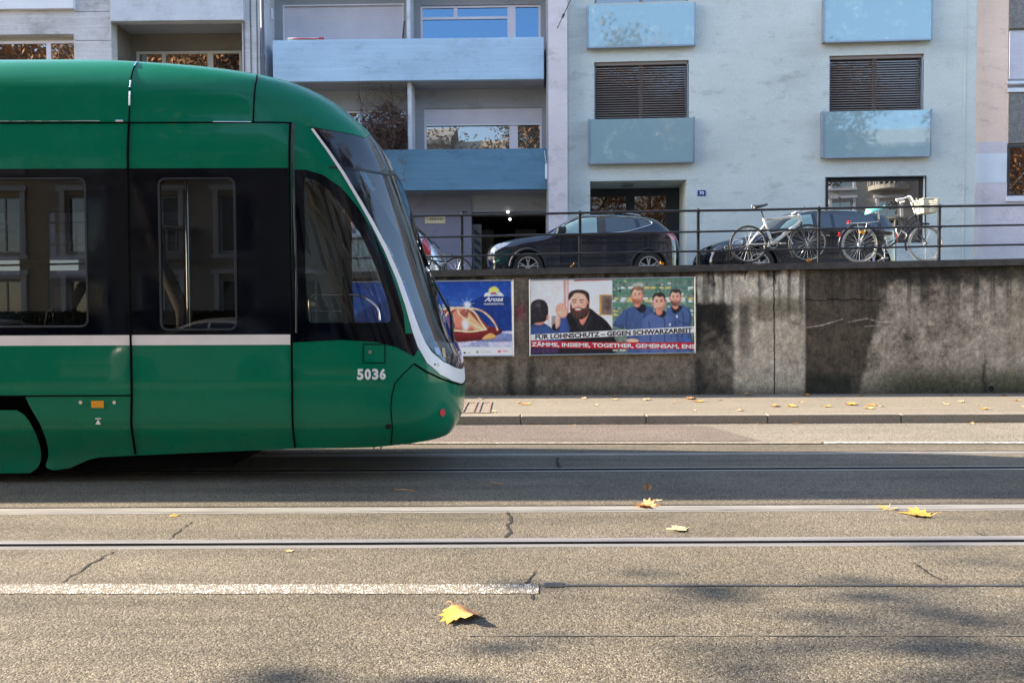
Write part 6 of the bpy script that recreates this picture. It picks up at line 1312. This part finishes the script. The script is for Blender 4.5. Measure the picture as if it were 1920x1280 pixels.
for x0, w_, c_, y_ in ((475, 30, (40, 40, 44), 1140), (525, 46, (170, 172, 180), 1140), (645, 28, (90, 90, 96), 1130), (690, 160, (170, 172, 182), 1130), (932, 40, (200, 40, 60), 1125), (990, 78, (214, 90, 104), 1122), (950, 74, (190, 192, 200), 1092), (650, 130, (190, 192, 200), 1098)): h_ = 11 if w_ < 45 else 5; cv.poly(Q((x0, y_-h_), (x0+w_, y_-h_), (x0+w_, y_+h_), (x0, y_+h_)), c_, False)
cv.c *= (1+(fbm(X/22, Y/22, 4, 15)-.5)*.3)[..., None]
for _ in range(2): cv.c = blur(cv.c)
place(cv, 'picture', t, tl, tr, bl, br, PY, M['print'])
def pz(x, y): a, b_ = q(x, y); u = a/2212; v = b_/1005; return tuple((np.array(tl)*(1-u)+np.array(tr)*u)*(1-v)+(np.array(bl)*(1-u)+np.array(br)*u)*v)
def ptext2(name, s, x0, x1, yb, hgt, m, bold, shear=0, spacing=1.):
    a, fs = textmesh(s, bold, spacing); mb = MB(); vs = []
    for x, y in a: w_ = pz(x0+(x1-x0)*x+shear*hgt*(y-.2), yb-hgt*y); vs.append((w_[0], PY-.002, w_[1]))
    mb.add(vs, fs); mb.build(name, m, t)
ptext2('title_text', 'Arosa', 762, 1005, 458, 62, M['pwhite'], .03, .45); ptext2('subtitle_text', 'HUMORFESTIVAL', 750, 1020, 503, 24, M['pwhite'], .02)
# ================================================================= leaves
def leafmat(n, a, b_): 
    m, t_, b = newmat(n); v = coords(t_); t_.links.new(ramp(t_, noise(t_, v, 14, 3), [(.35, a), (.6, b_)]), b.inputs['Base Color']); b.inputs['Roughness'].default_value = .6; return m
LM = {'yellow': leafmat('leaf_yellow', (.50, .25, .03), (.62, .38, .08)), 'orange': leafmat('leaf_orange', (.55, .17, .03), (.66, .30, .04)), 'brown': leafmat('leaf_brown', (.26, .11, .04), (.42, .22, .09)), 'tan': leafmat('leaf_tan', (.50, .32, .16), (.62, .44, .22)), 'pale': leafmat('leaf_pale', (.55, .44, .2), (.6, .5, .24))}
lobe = [(0, -.42), (.10, -.36), (.30, -.40), (.28, -.26), (.50, -.22), (.38, -.08), (.60, .08), (.44, .12), (.52, .34), (.30, .24), (.26, .32), (.14, .30), (.12, .52), (0, .66)]
lobe = lobe+[(-x, y) for x, y in lobe[-2:0:-1]]
def leaf(p, size, mt, rot=0., curl=.35, fold=.0, seed=0, mt2=None, label=None, group=None, tilt=0., stem=True, name='fallen_leaf'):
    rs = random.Random(seed); p = Vector(p); v, f = cdt(lobe, [], .12, .12); ph = rs.uniform(0, 6); mb = MB(); vs = []
    Rm = Matrix.Rotation(rot, 3, 'Z')@Matrix.Rotation(tilt, 3, 'X')
    Z = []
    for x, y in v:
        r = math.hypot(x, y); z = curl*r*r*(1+.6*math.sin(3*math.atan2(y, x)+ph))+fold*abs(x)+.02*math.sin(9*x+ph)
        vs.append(Rm@Vector((x, y, z))*size)
    mz = min(q_.z for q_ in vs); vs = [q_-Vector((0, 0, mz-.003)) for q_ in vs]
    t = thing(name, label, 'leaf', tuple(p), group); mb.add([p+q_ for q_ in vs], f); mb.mi = [1 if np.mean([v[i][0] for i in q_]) > 0 else 0 for q_ in f]; mb.build('blade', [LM[mt], LM[mt2 or mt]], t, smooth=60, recalc=False)
    if stem: c = Rm@Vector((0, -.40, .05))*size-Vector((0, 0, mz)); e = Rm@Vector((.05, -.72, .08+rs.uniform(0, .12)))*size; e.z = max(e.z, .006); MB().tube([p+c, p+c.lerp(e, .5)+Vector((0, 0, .01)), p+e], [.0025, .002, .0018], 5).build('stem', LM[mt], t)
    return t
G1 = lambda px, py, z=0: gnd(px, py, z)
leaf(G1(862, 1158), .205, 'brown', -2.6, .10, -.36, 11, 'yellow', 'large curled yellow and brown maple leaf in front of the white lane line')
leaf(G1(1209, 950), .19, 'orange', .9, .25, .3, 12, 'brown', 'crumpled orange leaf lying on the rail at the edge of the tram shadow')
leaf(G1(1722, 965), .22, 'yellow', 1.1, .06, .25, 13, 'orange', 'large yellow leaf just below the second rail at the right')
leaf(G1(1664, 953), .14, 'yellow', 2.4, .1, .1, 14, None, 'small flat yellow leaf on the second rail left of the large yellow one')
leaf(G1(1272, 993), .14, 'pale', 1.5, .1, .1, 15, None, 'pale yellow leaf between the two near rails')
leaf(G1(326, 967), .07, 'yellow', .3, .1, 0, 16, None, 'tiny yellow leaf under the second rail at the left', stem=False)
leaf(G1(543, 1033), .05, 'tan', .3, .1, 0, 17, None, 'tiny tan leaf below the near rail at the left', stem=False)
leaf(G1(1235, 938), .07, 'pale', .3, .1, 0, 18, None, 'small pale leaf just above the crumpled orange leaf', stem=False)
leaf(G1(1214, 919), .07, 'brown', 0, .5, .3, 19, None, 'upright brown leaf inside the tram shadow', tilt=1.2, stem=False)
leaf(G1(1002, 796), .09, 'orange', 1, .5, .2, 20, None, 'orange leaf in the gutter against the kerb', stem=False)
leaf(G1(1824, 795), .07, 'pale', 1, .5, .2, 21, None, 'pale leaf in the gutter at the right', stem=False)
for px, lab in ((1240, 'orange leaf caught on the coping above the right poster'), (1517, 'orange leaf on the coping under the white bicycle'), (1073, 'orange leaf on the coping below the navy crossover')):
    x = at(px, 500, WY-.03).x; leaf((x, WY-.03, wtop(x)+.002), .10, 'orange', px, .5, .2, px, None, lab, tilt=.7, stem=False)
x = at(1240, 517, WY-.10).x
big = [(984, 758, 'orange', .13), (1295, 748, 'brown', .16), (1308, 753, 'orange', .14), (1403, 741, 'brown', .15), (1512, 741, 'orange', .12), (1612, 742, 'orange', .10), (1595, 759, 'orange', .15), (1635, 760, 'orange', .14), (1485, 762, 'yellow', .14), (1549, 762, 'yellow', .12), (1452, 762, 'brown', .12), (1208, 750, 'tan', .14), (1155, 744, 'brown', .10), (1150, 749, 'tan', .12), (1025, 746, 'brown', .08), (1094, 747, 'tan', .10), (972, 756, 'tan', .08), (1785, 741, 'brown', .10), (1845, 767, 'yellow', .11), (1884, 742, 'brown', .10), (1906, 751, 'orange', .09), (1802, 754, 'tan', .11), (1772, 758, 'tan', .10), (925, 772, 'pale', .09), (900, 748, 'tan', .09), (1387, 770, 'tan', .08), (1627, 766, 'yellow', .12), (1652, 762, 'pale', .08), (1115, 760, 'tan', .07), (1262, 756, 'tan', .06), (1300, 770, 'tan', .06), (1732, 749, 'tan', .05), (1500, 754, 'tan', .07), (1918, 763, 'tan', .08), (1350, 750, 'brown', .06), (1045, 756, 'tan', .05), (1835, 758, 'pale', .05), (1570, 747, 'brown', .06)]
for i, (px, py, mt, s_) in enumerate(big): leaf(G1(px, py, KZ), s_*1.3, mt, i*1.7, .22, .12, 100+i, None, 'small dry autumn leaf lying on the pavement at the foot of the wall', 'dry leaves on the pavement by the wall', stem=False)
def twig(px0, py0, px1, py1, lab):
    a = G1(px0, py0); b_ = G1(px1, py1); t = thing('twig', lab, 'twig', tuple(a)); MB().tube([a+Vector((0, 0, .008)), a.lerp(b_, .5)+Vector((0, 0, .014)), b_+Vector((0, 0, .008))], [.004, .005, .003], 5).build('stick', LM['brown'], t)
twig(740, 919, 782, 922, 'thin brown twig lying in the tram shadow at the left'); twig(918, 906, 945, 909, 'short twig in the tram shadow beside the road crack')

# crumbs of leaf and grit swept against the wall foot and into the gutter
rs = random.Random(31); mb = MB()
for k in range(900):
    if k % 3: y = PB-.02-abs(rs.gauss(0, .12)); z = KZ+.004
    else: y = KY-.02-abs(rs.gauss(0, .05)); z = .012
    x = rs.uniform(-2, 10.5); x += .4*math.sin(x*2.3); s_ = rs.uniform(.006, .022); a = rs.uniform(0, PI); c = Vector((x, y, z+s_*.3)); u = Vector((math.cos(a), math.sin(a), rs.uniform(-.3, .4))); v_ = Vector((-math.sin(a), math.cos(a), rs.uniform(0, .7))); mb.quad(c-u*s_, c+v_*s_*.6, c+u*s_, c-v_*s_*.6)
tag(mb.build('leaf_litter', LM['brown'], recalc=False), 'brown crumbs of leaves and grit along the wall foot and in the gutter', 'leaf litter', None, 'stuff')
